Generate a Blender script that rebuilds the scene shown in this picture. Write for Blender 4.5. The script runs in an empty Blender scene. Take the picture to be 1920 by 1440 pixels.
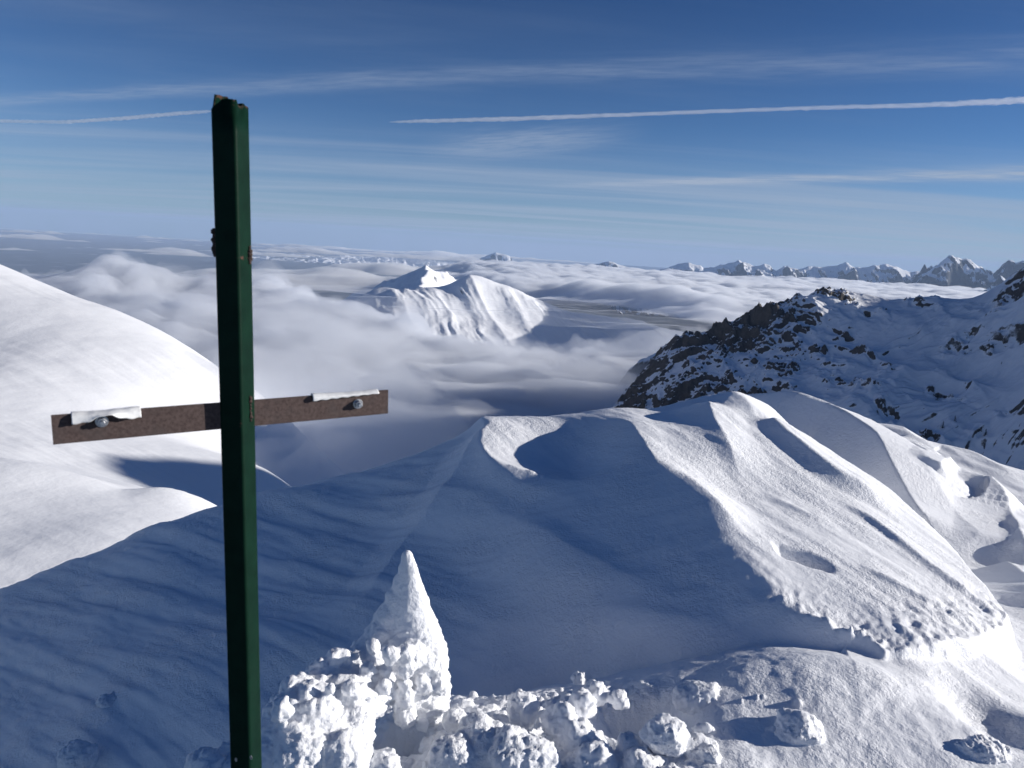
import bpy, math
import numpy as np
from mathutils import Vector, Matrix
S = bpy.context.scene
COL = S.collection
R = math.radians

# ------------------------------------------------------------------ camera, world, sun, exposure
F_PX = 1400.0                       # focal length in pixels of the 1920 px wide photograph
PITCH, ROLL = R(10.7), R(3.32)
SUN_EL, SUN_AZ = R(14.8), R(85.0)   # azimuth clockwise from +Y (straight ahead)
cp, sp, cr, sr = math.cos(PITCH), math.sin(PITCH), math.cos(ROLL), math.sin(ROLL)
FW = np.array([0, cp, -sp]); U0 = np.array([0, sp, cp]); X0 = np.array([1., 0, 0])
RT = cr * X0 + sr * U0; UP = -sr * X0 + cr * U0
cam = bpy.data.cameras.new('camera'); cam_o = bpy.data.objects.new('camera', cam); COL.objects.link(cam_o)
cam.sensor_width = 36.0; cam.lens = 36.0 * F_PX / 1920; cam.clip_start = 0.05; cam.clip_end = 300000
cam_o.matrix_world = Matrix(((RT[0], UP[0], -FW[0], 0), (RT[1], UP[1], -FW[1], 0), (RT[2], UP[2], -FW[2], 0), (0, 0, 0, 1)))
cam.dof.use_dof = True; cam.dof.focus_distance = 7.0; cam.dof.aperture_fstop = 8.0
S.camera = cam_o

S.render.engine = 'CYCLES'
S.view_settings.view_transform = 'Standard'; S.view_settings.look = 'None'
S.view_settings.gamma = 1.0; S.view_settings.exposure = 0.3
S.cycles.use_denoising = True
S.cycles.max_bounces = 12; S.cycles.diffuse_bounces = 8; S.cycles.glossy_bounces = 2
S.cycles.volume_bounces = 6; S.cycles.transparent_max_bounces = 16
S.cycles.caustics_reflective = False; S.cycles.caustics_refractive = False

sun_dir = np.array([math.sin(SUN_AZ) * math.cos(SUN_EL), math.cos(SUN_AZ) * math.cos(SUN_EL), math.sin(SUN_EL)])
sl = bpy.data.lights.new('sun', 'SUN'); sl.energy = 4.9; sl.angle = R(0.53); sl.color = (1.0, 0.955, 0.90)
so = bpy.data.objects.new('sun', sl); COL.objects.link(so)
so.rotation_euler = Vector(sun_dir).to_track_quat('Z', 'Y').to_euler()

W = bpy.data.worlds.new('World'); S.world = W; W.use_nodes = True


class NT:
    """small helper for building node trees"""
    def __init__(self, tree):
        self.t = tree; self.n = tree.nodes; self.l = tree.links; self.n.clear()
    def add(self, typ, **kw):
        n = self.n.new(typ)
        for k, v in kw.items():
            if k.startswith('i_'):
                continue
            setattr(n, k, v)
        return n
    def link(self, a, b): self.l.new(a, b)
    def val(self, sock, v):
        if hasattr(v, 'is_output'): self.l.new(v, sock)
        else: sock.default_value = v
    def math(self, op, a, b=0.0, c=0.0, clamp=False):
        n = self.n.new('ShaderNodeMath'); n.operation = op; n.use_clamp = clamp
        self.val(n.inputs[0], a); self.val(n.inputs[1], b)
        if op in ('MULTIPLY_ADD', 'SMOOTH_MIN', 'SMOOTH_MAX'): self.val(n.inputs[2], c)
        return n.outputs[0]
    def vmath(self, op, a, b=None):
        n = self.n.new('ShaderNodeVectorMath'); n.operation = op
        self.val(n.inputs[0], a)
        if b is not None: self.val(n.inputs[1], b)
        return n.outputs[0]
    def noise(self, vec, scale, detail=4.0, rough=0.5, dist=0.0, lac=2.0):
        n = self.n.new('ShaderNodeTexNoise'); self.l.new(vec, n.inputs['Vector'])
        n.inputs['Scale'].default_value = scale; n.inputs['Detail'].default_value = detail
        n.inputs['Roughness'].default_value = rough; n.inputs['Distortion'].default_value = dist
        n.inputs['Lacunarity'].default_value = lac
        return n.outputs['Fac']
    def mapr(self, v, a, b, c=0.0, d=1.0, smooth=True):
        n = self.n.new('ShaderNodeMapRange'); n.interpolation_type = 'SMOOTHSTEP' if smooth else 'LINEAR'
        self.l.new(v, n.inputs[0])
        for i, x in enumerate((a, b, c, d)): n.inputs[1 + i].default_value = x
        return n.outputs[0]
    def mix(self, f, a, b):
        n = self.n.new('ShaderNodeMix'); n.data_type = 'RGBA'
        self.val(n.inputs[0], f); self.val(n.inputs[6], a); self.val(n.inputs[7], b)
        return n.outputs[2]


# sky: Nishita plus thin cirrus that lives on a plane high above (direction only, no screen space)
w = NT(W.node_tree)
sky = w.add('ShaderNodeTexSky', sky_type='NISHITA', sun_disc=False)
sky.sun_elevation = SUN_EL; sky.sun_rotation = SUN_AZ; sky.altitude = 2600; sky.air_density = 1.0
sky.dust_density = 0.0; sky.ozone_density = 3.0
tc = w.add('ShaderNodeTexCoord')
sep = w.add('ShaderNodeSeparateXYZ'); w.link(tc.outputs['Generated'], sep.inputs[0])
zc = w.math('ADD', w.math('MAXIMUM', sep.outputs[2], 0.0), 0.035)
px_ = w.math('DIVIDE', sep.outputs[0], zc); py_ = w.math('DIVIDE', sep.outputs[1], zc)
cmb = w.add('ShaderNodeCombineXYZ'); w.link(px_, cmb.inputs[0]); w.link(py_, cmb.inputs[1])
mp = w.add('ShaderNodeMapping'); w.link(cmb.outputs[0], mp.inputs[0])
mp.inputs['Rotation'].default_value = (0, 0, R(-18)); mp.inputs['Scale'].default_value = (0.10, 0.75, 1)
n1 = w.noise(mp.outputs[0], 0.55, 7, 0.62, 0.8)
mp2 = w.add('ShaderNodeMapping'); w.link(cmb.outputs[0], mp2.inputs[0])
mp2.inputs['Rotation'].default_value = (0, 0, R(-12)); mp2.inputs['Scale'].default_value = (0.25, 1.6, 1)
n2 = w.noise(mp2.outputs[0], 0.9, 8, 0.65, 1.5)
cir = w.math('MULTIPLY', w.mapr(n1, 0.42, 0.74), w.mapr(n2, 0.30, 0.75, 0.25, 1.0))
low = w.mapr(sep.outputs[2], 0.0, 0.16, 1.0, 0.0)           # streaks crowd together near the horizon
cir = w.math('MULTIPLY', cir, w.mapr(sep.outputs[2], 0.1, 0.5, 0.42, 0.10))
cir = w.math('ADD', cir, w.math('MULTIPLY', low, w.mapr(n1, 0.30, 0.65, 0.25, 0.8)), clamp=True)
def band(p0, p1, width, wob, w0, w1):
    """a soft old contrail: a straight line on the cloud plane, given by two view directions"""
    def pl(p):
        d = FW + (p[0] - 960) / F_PX * RT - (p[1] - 720) / F_PX * UP
        d = d / np.linalg.norm(d); return d[:2] / (max(d[2], 0) + 0.035)
    a, b = pl(p0), pl(p1); u = (b - a); L = np.linalg.norm(u); u /= L; nrm = np.array([-u[1], u[0]])
    al = w.math('ADD', w.math('ADD', w.math('MULTIPLY', px_, float(u[0])), w.math('MULTIPLY', py_, float(u[1]))), float(-a @ u))
    ac = w.math('ADD', w.math('ADD', w.math('MULTIPLY', px_, float(nrm[0])), w.math('MULTIPLY', py_, float(nrm[1]))), float(-a @ nrm))
    cv = w.add('ShaderNodeCombineXYZ'); w.link(al, cv.inputs[0]); w.link(w.math('MULTIPLY', ac, 4.0), cv.inputs[1])
    nz = w.noise(cv.outputs[0], 0.9, 6, 0.6); nf = w.noise(cv.outputs[0], 3.5, 5, 0.65)
    ac = w.math('ADD', ac, w.math('MULTIPLY', w.math('SUBTRACT', nz, 0.5), wob))
    wd = w.mapr(al, 0.0, float(L), w0, w1, smooth=False)
    q = w.math('DIVIDE', ac, w.math('MULTIPLY', wd, width))
    g = w.math('EXPONENT', w.math('MULTIPLY', w.math('MULTIPLY', q, q), -1.0))
    return w.math('MULTIPLY', g, w.mapr(nf, 0.25, 0.7, 0.35, 1.0))
b1 = w.math('MULTIPLY', band((0, 190), (1920, 110), 0.22, 0.35, 0.5, 1.1), 0.30)
b2 = w.math('MULTIPLY', w.math('MULTIPLY', band((960, 352), (1920, 326), 0.30, 0.4, 0.5, 1.2), w.mapr(sep.outputs[0], -0.02, 0.25)), 0.85)
b3 = w.math('MULTIPLY', w.math('MULTIPLY', band((780, 285), (1180, 250), 0.55, 0.9, 1.0, 0.6), w.mapr(sep.outputs[0], -0.15, -0.03)), w.mapr(sep.outputs[0], 0.17, 0.03))
b1 = w.math('MULTIPLY', b1, w.mapr(n2, 0.25, 0.6, 0.35, 1.25)); b2 = w.math('MULTIPLY', b2, w.mapr(n2, 0.25, 0.6, 0.45, 1.2))
cir = w.math('ADD', w.math('ADD', cir, b1), w.math('ADD', b2, w.math('MULTIPLY', b3, 0.5)), clamp=True)
tz = w.mix(w.mapr(sep.outputs[2], 0.03, 0.38), (0.56, 0.76, 1.0, 1), (0.27, 0.47, 0.74, 1))
tint = w.vmath('MULTIPLY', sky.outputs[0], tz)     # deep blue of thin winter air
skyc = w.mix(cir, tint, (4.0, 4.9, 6.4, 1))
bg = w.add('ShaderNodeBackground'); w.link(skyc, bg.inputs[0]); bg.inputs[1].default_value = 0.07
wo = w.add('ShaderNodeOutputWorld'); w.link(bg.outputs[0], wo.inputs[0])


# ------------------------------------------------------------------ helpers
def at(px, py, Y):
    """the world point seen at a photograph pixel, at distance Y straight ahead"""
    d = FW + (px - 960) / F_PX * RT - (py - 720) / F_PX * UP
    return d * (Y / d[1])

def ray(px, py):
    d = FW + (px - 960) / F_PX * RT - (py - 720) / F_PX * UP
    return d / d[1]

def tag(o, label=None, cat=None, group=None, kind=None):
    if label: o['label'] = label
    if cat: o['category'] = cat
    if group: o['group'] = group
    if kind: o['kind'] = kind
    return o

def link(name, me, mat=None, parent=None):
    o = bpy.data.objects.new(name, me); COL.objects.link(o)
    if mat: me.materials.append(mat)
    if parent: o.parent = parent
    return o

def raw_mesh(name, V, Fq, smooth=True):
    V = np.ascontiguousarray(V, dtype=np.float32); Fq = np.ascontiguousarray(Fq, dtype=np.int32)
    me = bpy.data.meshes.new(name)
    me.vertices.add(len(V)); me.vertices.foreach_set('co', V.ravel())
    k = Fq.shape[1]
    me.loops.add(Fq.size); me.loops.foreach_set('vertex_index', Fq.ravel())
    me.polygons.add(len(Fq)); me.polygons.foreach_set('loop_start', np.arange(0, Fq.size, k, dtype=np.int32))
    me.polygons.foreach_set('use_smooth', np.full(len(Fq), smooth))
    me.update(calc_edges=True)
    return me

def grid_faces(n, m, flip=False):
    i = np.arange(n - 1)[:, None] * m + np.arange(m - 1)[None, :]
    q = np.stack([i, i + 1, i + m + 1, i + m], -1).reshape(-1, 4)
    return q[:, ::-1] if flip else q

def grid_mesh(name, X, Y, Z, attr=None):
    n, m = X.shape
    me = raw_mesh(name, np.stack([X, Y, Z], -1).reshape(-1, 3), grid_faces(n, m))
    nz = me.polygons[len(me.polygons) // 2].normal.z
    if nz < 0: me.flip_normals()
    if attr:
        for k, v in attr.items():
            a = me.attributes.new(k, 'FLOAT', 'POINT'); a.data.foreach_set('value', v.ravel().astype(np.float32))
    return me

def closed_slab(name, X, Y, Z, zb):
    """closed body between a height field and a flat bottom"""
    n, m = X.shape
    top = np.stack([X, Y, Z], -1).reshape(-1, 3); bot = top.copy(); bot[:, 2] = np.ravel(zb)
    N = n * m
    ft = grid_faces(n, m); fb = ft[:, ::-1] + N
    idx = np.arange(N).reshape(n, m)
    ring = np.concatenate([idx[0, :], idx[1:, -1], idx[-1, -2::-1], idx[-2:0:-1, 0]])
    nx = np.roll(ring, -1)
    side = np.stack([nx, ring, ring + N, nx + N], -1)
    me = raw_mesh(name, np.concatenate([top, bot]), np.concatenate([ft, fb, side]), smooth=True)
    c = me.polygons[0].normal.z
    if c < 0: me.flip_normals()
    return me

def _h(ix, iy, s):
    v = (ix * 374761393 + iy * 668265263 + s * 974634667) & 0xffffffff
    v = ((v ^ (v >> 13)) * 1274126177) & 0xffffffff
    return (v ^ (v >> 16)) & 0xffffffff

def pn(x, y, s=0):
    x = np.asarray(x, float); y = np.asarray(y, float)
    xi = np.floor(x).astype(np.int64); yi = np.floor(y).astype(np.int64); xf = x - xi; yf = y - yi
    u = xf ** 3 * (xf * (xf * 6 - 15) + 10); v = yf ** 3 * (yf * (yf * 6 - 15) + 10)
    def g(i, j):
        a = _h(xi + i, yi + j, s) * (2 * math.pi / 4294967296.0)
        return np.cos(a) * (xf - i) + np.sin(a) * (yf - j)
    a = g(0, 0) * (1 - u) + g(1, 0) * u; b = g(0, 1) * (1 - u) + g(1, 1) * u
    return (a * (1 - v) + b * v) * 1.5

def fbm(x, y, o=5, lac=2.03, gain=0.5, s=0):
    r = 0; a = 1.0; t = 0
    for k in range(o):
        r = r + a * pn(x, y, s + k * 17); t += a; a *= gain; x = x * lac + 3.7; y = y * lac - 1.3
    return r / t

def ridged(x, y, o=6, lac=2.07, gain=0.5, s=0):
    r = 0; a = 1.0; t = 0; wgt = 1.0
    for k in range(o):
        n = (1 - np.abs(pn(x, y, s + k * 31))) ** 2 * wgt
        wgt = np.clip(n * 1.6, 0, 1)
        r = r + a * n; t += a; a *= gain; x = x * lac + 5.1; y = y * lac + 2.9
    return r / t

def pn3(P, s=0):
    P = np.asarray(P, float); I = np.floor(P).astype(np.int64); f = P - I
    u = f * f * f * (f * (f * 6 - 15) + 10)
    def hv(i, j, k):
        return _h(I[:, 0] + i + (I[:, 2] + k) * 7919, I[:, 1] + j, s + 101) / 2147483648.0 - 1.0
    r = 0
    for i in (0, 1):
        for j in (0, 1):
            for k in (0, 1):
                wt = (u[:, 0] if i else 1 - u[:, 0]) * (u[:, 1] if j else 1 - u[:, 1]) * (u[:, 2] if k else 1 - u[:, 2])
                r = r + wt * hv(i, j, k)
    return r

class TPS:
    """thin plate spline height field through given world points"""
    def __init__(self, pts, lam=1e-4):
        P = np.array(pts, float); self.c = P[:, :2]; self.sc = max(np.ptp(self.c[:, 0]), np.ptp(self.c[:, 1])); n = len(P)
        q = self.c / self.sc; A = self.k(q, q) + lam * np.eye(n); B = np.c_[np.ones(n), q]
        M = np.block([[A, B], [B.T, np.zeros((3, 3))]])
        self.w = np.linalg.solve(M, np.r_[P[:, 2], 0, 0, 0])
    @staticmethod
    def k(a, b):
        d2 = (a[:, None, 0] - b[None, :, 0]) ** 2 + (a[:, None, 1] - b[None, :, 1]) ** 2
        return 0.5 * d2 * np.log(d2 + 1e-12)
    def __call__(self, X, Y):
        sh = np.shape(X); q = np.stack([np.ravel(X), np.ravel(Y)], -1) / self.sc; c = self.c / self.sc
        out = np.empty(len(q))
        for i in range(0, len(q), 40000):
            b = q[i:i + 40000]
            out[i:i + 40000] = self.k(b, c) @ self.w[:-3] + self.w[-3] + b @ self.w[-2:]
        return out.reshape(sh)

def poly_dist(X, Y, poly):
    """distance to a plan polyline, side (+ = to its left going along it) and position 0..1 along it"""
    poly = np.array(poly, float)[:, :2]
    seg = np.diff(poly, axis=0); L = np.hypot(seg[:, 0], seg[:, 1]); cum = np.r_[0, np.cumsum(L)]
    best = np.full(np.shape(X), 1e9); side = np.zeros(np.shape(X)); tt = np.zeros(np.shape(X))
    for i, (a, d) in enumerate(zip(poly[:-1], seg)):
        rx = X - a[0]; ry = Y - a[1]
        t = np.clip((rx * d[0] + ry * d[1]) / (L[i] ** 2), 0, 1)
        ex = rx - t * d[0]; ey = ry - t * d[1]; dd = np.hypot(ex, ey)
        m = dd < best
        best = np.where(m, dd, best); side = np.where(m, np.sign(d[0] * ry - d[1] * rx), side)
        tt = np.where(m, (cum[i] + t * L[i]) / cum[-1], tt)
    return best, side, tt

def curve(poly, n=36):
    """a smooth curve through the points"""
    P = np.array(poly, float); Q = np.vstack([2 * P[0] - P[1], P, 2 * P[-1] - P[-2]]); out = []
    for t in np.linspace(0, len(P) - 1, n):
        i = min(int(t), len(P) - 2); f = t - i; a, b, c, d = Q[i:i + 4]
        out.append(0.5 * (2 * b + (c - a) * f + (2 * a - 5 * b + 4 * c - d) * f * f + (3 * b - a - 3 * c + d) * f ** 3))
    return np.array(out)

def sstep(x, a, b):
    t = np.clip((x - a) / (b - a), 0, 1); return t * t * (3 - 2 * t)

def smin(a, b, k):
    h = np.clip(0.5 + 0.5 * (b - a) / k, 0, 1); return b * (1 - h) + a * h - k * h * (1 - h)

def smax(a, b, k): return -smin(-a, -b, k)


# ------------------------------------------------------------------ materials
def mat(name):
    m = bpy.data.materials.new(name); m.use_nodes = True
    return m, NT(m.node_tree)

def finish(t, bsdf): 
    o = t.add('ShaderNodeOutputMaterial'); t.link(bsdf, o.inputs[0]); return o

def snow_near():
    m, t = mat('snow_near')
    tc = t.add('ShaderNodeTexCoord'); co = tc.outputs['Object']
    b = t.add('ShaderNodeBsdfPrincipled')
    b.inputs['Base Color'].default_value = (0.90, 0.91, 0.93, 1); b.inputs['Roughness'].default_value = 0.55
    b.inputs['Specular IOR Level'].default_value = 0.25
    b.inputs['Subsurface Weight'].default_value = 0.0
    g1 = t.noise(co, 95, 3, 0.6); g2 = t.noise(co, 38, 3, 0.55); g3 = t.noise(co, 260, 2, 0.6)
    h = t.math('ADD', t.math('MULTIPLY', g1, 0.0065), t.math('MULTIPLY', g2, 0.008))
    h = t.math('ADD', h, t.math('MULTIPLY', g3, 0.0022))
    h = t.math('MULTIPLY', h, t.mapr(t.noise(co, 2.2, 4, 0.6), 0.36, 0.66, 0.3, 1.25))
    bp = t.add('ShaderNodeBump'); bp.inputs['Strength'].default_value = 0.75; bp.inputs['Distance'].default_value = 1.0
    t.link(h, bp.inputs['Height']); t.link(bp.outputs[0], b.inputs['Normal'])
    finish(t, b.outputs[0]); return m

def snow_far(name, scale, strength, dist):
    m, t = mat(name)
    tc = t.add('ShaderNodeTexCoord'); co = tc.outputs['Object']
    b = t.add('ShaderNodeBsdfPrincipled')
    b.inputs['Base Color'].default_value = (0.88, 0.89, 0.91, 1); b.inputs['Roughness'].default_value = 0.7
    b.inputs['Specular IOR Level'].default_value = 0.1
    g = t.noise(co, scale, 5, 0.6)
    bp = t.add('ShaderNodeBump'); bp.inputs['Strength'].default_value = strength; bp.inputs['Distance'].default_value = dist
    t.link(g, bp.inputs['Height']); t.link(bp.outputs[0], b.inputs['Normal'])
    finish(t, b.outputs[0]); return m

def snow_rock(name, scale, lo, hi, bump, rock=(0.10, 0.085, 0.075, 1)):
    """snow with bare rock where the mesh attribute 'rock' says the ground is too steep to hold it"""
    m, t = mat(name)
    tc = t.add('ShaderNodeTexCoord'); co = tc.outputs['Object']
    at_ = t.add('ShaderNodeAttribute', attribute_name='rock')
    n = t.noise(co, scale, 8, 0.68)
    msk = t.mapr(t.math('ADD', at_.outputs['Fac'], t.math('MULTIPLY', t.math('SUBTRACT', n, 0.5), 0.9)), lo, hi)
    n2 = t.noise(co, scale * 3, 5, 0.6)
    rc = t.mix(n2, (rock[0] * 0.45, rock[1] * 0.45, rock[2] * 0.45, 1), (rock[0] * 1.6, rock[1] * 1.5, rock[2] * 1.4, 1))
    b = t.add('ShaderNodeBsdfPrincipled'); b.inputs['Roughness'].default_value = 0.8
    b.inputs['Specular IOR Level'].default_value = 0.1
    t.link(t.mix(msk, (0.88, 0.89, 0.91, 1), rc), b.inputs['Base Color'])
    bp = t.add('ShaderNodeBump'); bp.inputs['Strength'].default_value = 0.8; bp.inputs['Distance'].default_value = bump
    hh = t.math('ADD', t.math('MULTIPLY', n2, t.math('ADD', msk, 0.15)), t.math('MULTIPLY', n, 0.3))
    t.link(hh, bp.inputs['Height']); t.link(bp.outputs[0], b.inputs['Normal'])
    finish(t, b.outputs[0]); return m

def volume(name, density, color=(1, 1, 1, 1), aniso=0.0):
    m, t = mat(name)
    v = t.add('ShaderNodeVolumePrincipled')
    v.inputs['Color'].default_value = color; v.inputs['Density'].default_value = density
    v.inputs['Anisotropy'].default_value = aniso
    o = t.add('ShaderNodeOutputMaterial'); t.link(v.outputs[0], o.inputs['Volume']); return m

M_SNOW = snow_near()
M_SLOPE = snow_far('snow_slope', 0.35, 0.35, 0.6)
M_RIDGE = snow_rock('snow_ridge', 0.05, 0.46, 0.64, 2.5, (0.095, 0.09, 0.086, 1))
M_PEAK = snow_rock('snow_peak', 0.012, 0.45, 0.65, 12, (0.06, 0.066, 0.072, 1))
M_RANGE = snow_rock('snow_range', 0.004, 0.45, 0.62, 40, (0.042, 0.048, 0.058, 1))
M_FOG = volume('fog', 0.014, (0.945, 0.965, 1.0, 1), 0.2)

# ------------------------------------------------------------------ valley floor far below, out to the horizon
def valley():
    m, t = mat('valley_floor')
    tc = t.add('ShaderNodeTexCoord'); co = tc.outputs['Object']
    n = t.noise(co, 0.00035, 6, 0.6); n2 = t.noise(co, 0.0015, 4, 0.55)
    c = t.mix(t.mapr(n, 0.42, 0.62), (0.035, 0.052, 0.075, 1), (0.07, 0.09, 0.12, 1))
    c = t.mix(t.mapr(n2, 0.55, 0.75, 0.0, 0.5), c, (0.5, 0.52, 0.55, 1))
    b = t.add('ShaderNodeBsdfPrincipled'); t.link(c, b.inputs['Base Color']); b.inputs['Roughness'].default_value = 0.9
    finish(t, b.outputs[0])
    g = np.linspace(-1, 1, 41) * 45000
    X, Y = np.meshgrid(g, g * 0.72 + 30000)
    o = link('valley_ground', grid_mesh('valley_ground', X, Y, np.full(X.shape, -1300.0)), m)
    tag(o, kind='structure')
valley()

def haze():
    x0, x1, y0, y1, z0, z1 = -45100, 45100, -2600, 62600, -1301, 460
    V = [(x, y, z) for z in (z0, z1) for y in (y0, y1) for x in (x0, x1)]
    Fq = [(0, 2, 3, 1), (4, 5, 7, 6), (0, 1, 5, 4), (2, 6, 7, 3), (0, 4, 6, 2), (1, 3, 7, 5)]
    o = link('haze', raw_mesh('haze', V, Fq, smooth=False), volume('haze_air', 2.0e-5, (0.52, 0.70, 1.0, 1)))
    tag(o, kind='stuff')
haze()

# ------------------------------------------------------------------ far ranges
def mountain_range(name, crest, Y, half, amp, seed, nx=420, ny=130, base=-1310, scale=1 / 900., rocky=1.0, mat_=None, front=1.0):
    """a range whose crest passes through the given photograph points at the given distance"""
    P = np.array([at(a, b, Y) for a, b in crest])
    xs = np.linspace(P[0, 0] - half * 0.5, P[-1, 0] + half * 0.5, nx); ys = np.linspace(Y - half * front, Y + half, ny)
    X, YY = np.meshgrid(xs, ys)
    wob = fbm(X * scale * 0.5, X * 0 + seed, 3, s=seed) * half * 0.16
    zc_ = np.interp(X, P[:, 0], P[:, 2])
    edge = np.minimum(sstep(X, xs[0], P[0, 0]), 1 - sstep(X, P[-1, 0], xs[-1]))
    d = (YY - (Y + wob)) / half
    d = np.where(d < 0, -d / front, d)
    prof = np.clip(1 - d, 0, 1) ** 1.15
    rg = ridged(X * scale, YY * scale, 7, s=seed)
    # spurs running down from the crest
    spur = ridged((X + 0.25 * (YY - Y)) * scale * 2.2, YY * scale * 0.7, 5, s=seed + 9)
    Z = base + (zc_ - base) * prof * edge
    off = np.clip(d * 4, 0, 1)
    Z = Z + amp * (rg - 0.5) * (0.25 + off) * prof ** 0.5 + amp * 0.7 * (spur - 0.55) * (off)
    gx = np.gradient(Z, axis=1) / (xs[1] - xs[0]); gy = np.gradient(Z, axis=0) / (ys[1] - ys[0])
    sl_ = np.hypot(gx, gy)
    rock = sstep(sl_, 0.8, 2.0) * rocky
    o = link(name, grid_mesh(name, X, YY, Z, {'rock': rock}), mat_ or M_RANGE); tag(o, kind='structure'); return o

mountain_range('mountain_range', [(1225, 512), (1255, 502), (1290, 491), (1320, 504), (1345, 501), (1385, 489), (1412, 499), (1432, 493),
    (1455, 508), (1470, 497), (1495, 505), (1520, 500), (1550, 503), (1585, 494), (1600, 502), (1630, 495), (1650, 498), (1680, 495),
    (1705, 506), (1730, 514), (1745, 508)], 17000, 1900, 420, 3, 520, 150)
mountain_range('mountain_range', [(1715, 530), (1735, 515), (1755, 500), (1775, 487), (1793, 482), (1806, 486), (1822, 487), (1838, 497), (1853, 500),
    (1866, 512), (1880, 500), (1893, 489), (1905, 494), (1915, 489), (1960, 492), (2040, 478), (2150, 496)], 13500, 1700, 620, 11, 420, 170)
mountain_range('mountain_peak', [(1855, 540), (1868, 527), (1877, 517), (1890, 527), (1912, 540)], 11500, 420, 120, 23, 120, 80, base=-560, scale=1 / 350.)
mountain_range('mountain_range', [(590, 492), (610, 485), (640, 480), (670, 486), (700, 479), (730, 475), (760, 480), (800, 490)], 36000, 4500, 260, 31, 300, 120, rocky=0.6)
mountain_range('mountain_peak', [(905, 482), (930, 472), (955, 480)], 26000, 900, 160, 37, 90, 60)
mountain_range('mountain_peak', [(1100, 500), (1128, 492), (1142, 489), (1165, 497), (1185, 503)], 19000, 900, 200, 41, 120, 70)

# ------------------------------------------------------------------ the sunlit peak rising out of the fog, and the dark one behind
def mid_peak():
    pts = [at(*p) for p in [
        (640, 575, 4300), (665, 556, 4350), (690, 541, 4400), (715, 534, 4480), (745, 545, 4550), (780, 538, 4600), (820, 534, 4620), (860, 524, 4650),
        (900, 519, 4700), (940, 530, 4750), (985, 545, 4800), (1060, 560, 4900), (1180, 575, 5000),
        (700, 590, 4000), (780, 610, 3900), (860, 615, 3950), (870, 570, 4300), (905, 575, 4350), (930, 575, 4400), (960, 640, 3900), (1080, 640, 4000), (1200, 640, 4100), (620, 620, 4050)]]
    for p in [(640, 575, 4300), (715, 534, 4480), (820, 534, 4620), (900, 519, 4700), (985, 545, 4800), (1180, 575, 5000)]:
        q = at(*p); pts.append(q + np.array([-60, 700, -420]))
    for p in [(700, 620, 3500), (860, 650, 3300), (1080, 680, 3300)]:
        pts.append(at(*p) + np.array([0, 0, -160]))
    f = TPS(pts, 1e-5)
    xs = np.linspace(-1700, 1300, 420); ys = np.linspace(3000, 5700, 340)
    X, Y = np.meshgrid(xs, ys); Z = f(X, Y)
    # gullies down the face
    cr_ = curve([at(*p) for p in [(640, 575, 4300), (665, 556, 4350), (690, 541, 4400), (715, 534, 4480), (745, 545, 4550), (780, 538, 4600), (820, 534, 4620), (860, 524, 4650), (900, 519, 4700), (940, 530, 4750), (985, 545, 4800), (1060, 560, 4900), (1180, 575, 5000)]], 60)
    dc = poly_dist(X, Y, cr_)[0]; wq = 60 * fbm(X / 400., Y / 400., 4, s=92)
    sp = curve([at(880, 530, 4660), at(905, 560, 4450), at(930, 590, 4250), at(950, 620, 4050)], 20); ds, ss, _ = poly_dist(X, Y, sp)
    Z += 40 * np.exp(-dc / 170.) - 42 + 34 * np.exp(-ds / np.where(ss > 0, 150., 90.))
    Z += 30 * (ridged((X * 0.93 + Y * 0.36 + wq) / 230., (Y * 0.93 - X * 0.36) / 1500., 6, gain=0.55, s=5) - 0.55) * np.clip(dc / 120., 0.15, 1) + 14 * fbm(X / 260., Y / 260., 5, s=8)
    Z += -14 - 62 * sstep(X, -60, 420)
    Z = np.maximum(Z, -1010)
    gx = np.gradient(Z, axis=1) / (xs[1] - xs[0]); gy = np.gradient(Z, axis=0) / (ys[1] - ys[0])
    rock = sstep(np.hypot(gx, gy), 0.75, 1.4) + 0.32 * sstep(-Z, 400, 480) * sstep(X, -500, -200)
    o = link('mountain_peak', grid_mesh('mountain_peak', X, Y, Z, {'rock': rock}), M_PEAK); tag(o, kind='structure')
mid_peak()
def dark_peak():
    a = at(800, 495, 6800); xs = np.linspace(a[0] - 1700, a[0] + 1100, 260); ys = np.linspace(a[1] - 1700, a[1] + 1300, 240)
    X, Y = np.meshgrid(xs, ys); wq = 90 * fbm(X / 420., Y / 420., 4, s=52)
    dx, dy = X - a[0] + wq, Y - a[1] + 0.6 * wq
    Z = a[2] + smin(smin(0.50 * dx + 0.22 * dy, -0.95 * dx + 0.1 * dy, 25.0), 0.5 * dx - 0.55 * dy, 25.0)
    Z += 70 * (ridged(X / 330., Y / 330., 6, s=53) - 0.6) * np.clip(np.hypot(dx, dy) / 300., 0.1, 1)
    Z = np.maximum(Z, -1305)
    gx = np.gradient(Z, xs, axis=1); gy = np.gradient(Z, ys, axis=0)
    o = link('mountain_peak', grid_mesh('mountain_peak', X, Y, Z, {'rock': 0.45 * sstep(np.hypot(gx, gy), 0.6, 1.5)}), M_PEAK); tag(o, kind='structure')
dark_peak()

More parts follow.
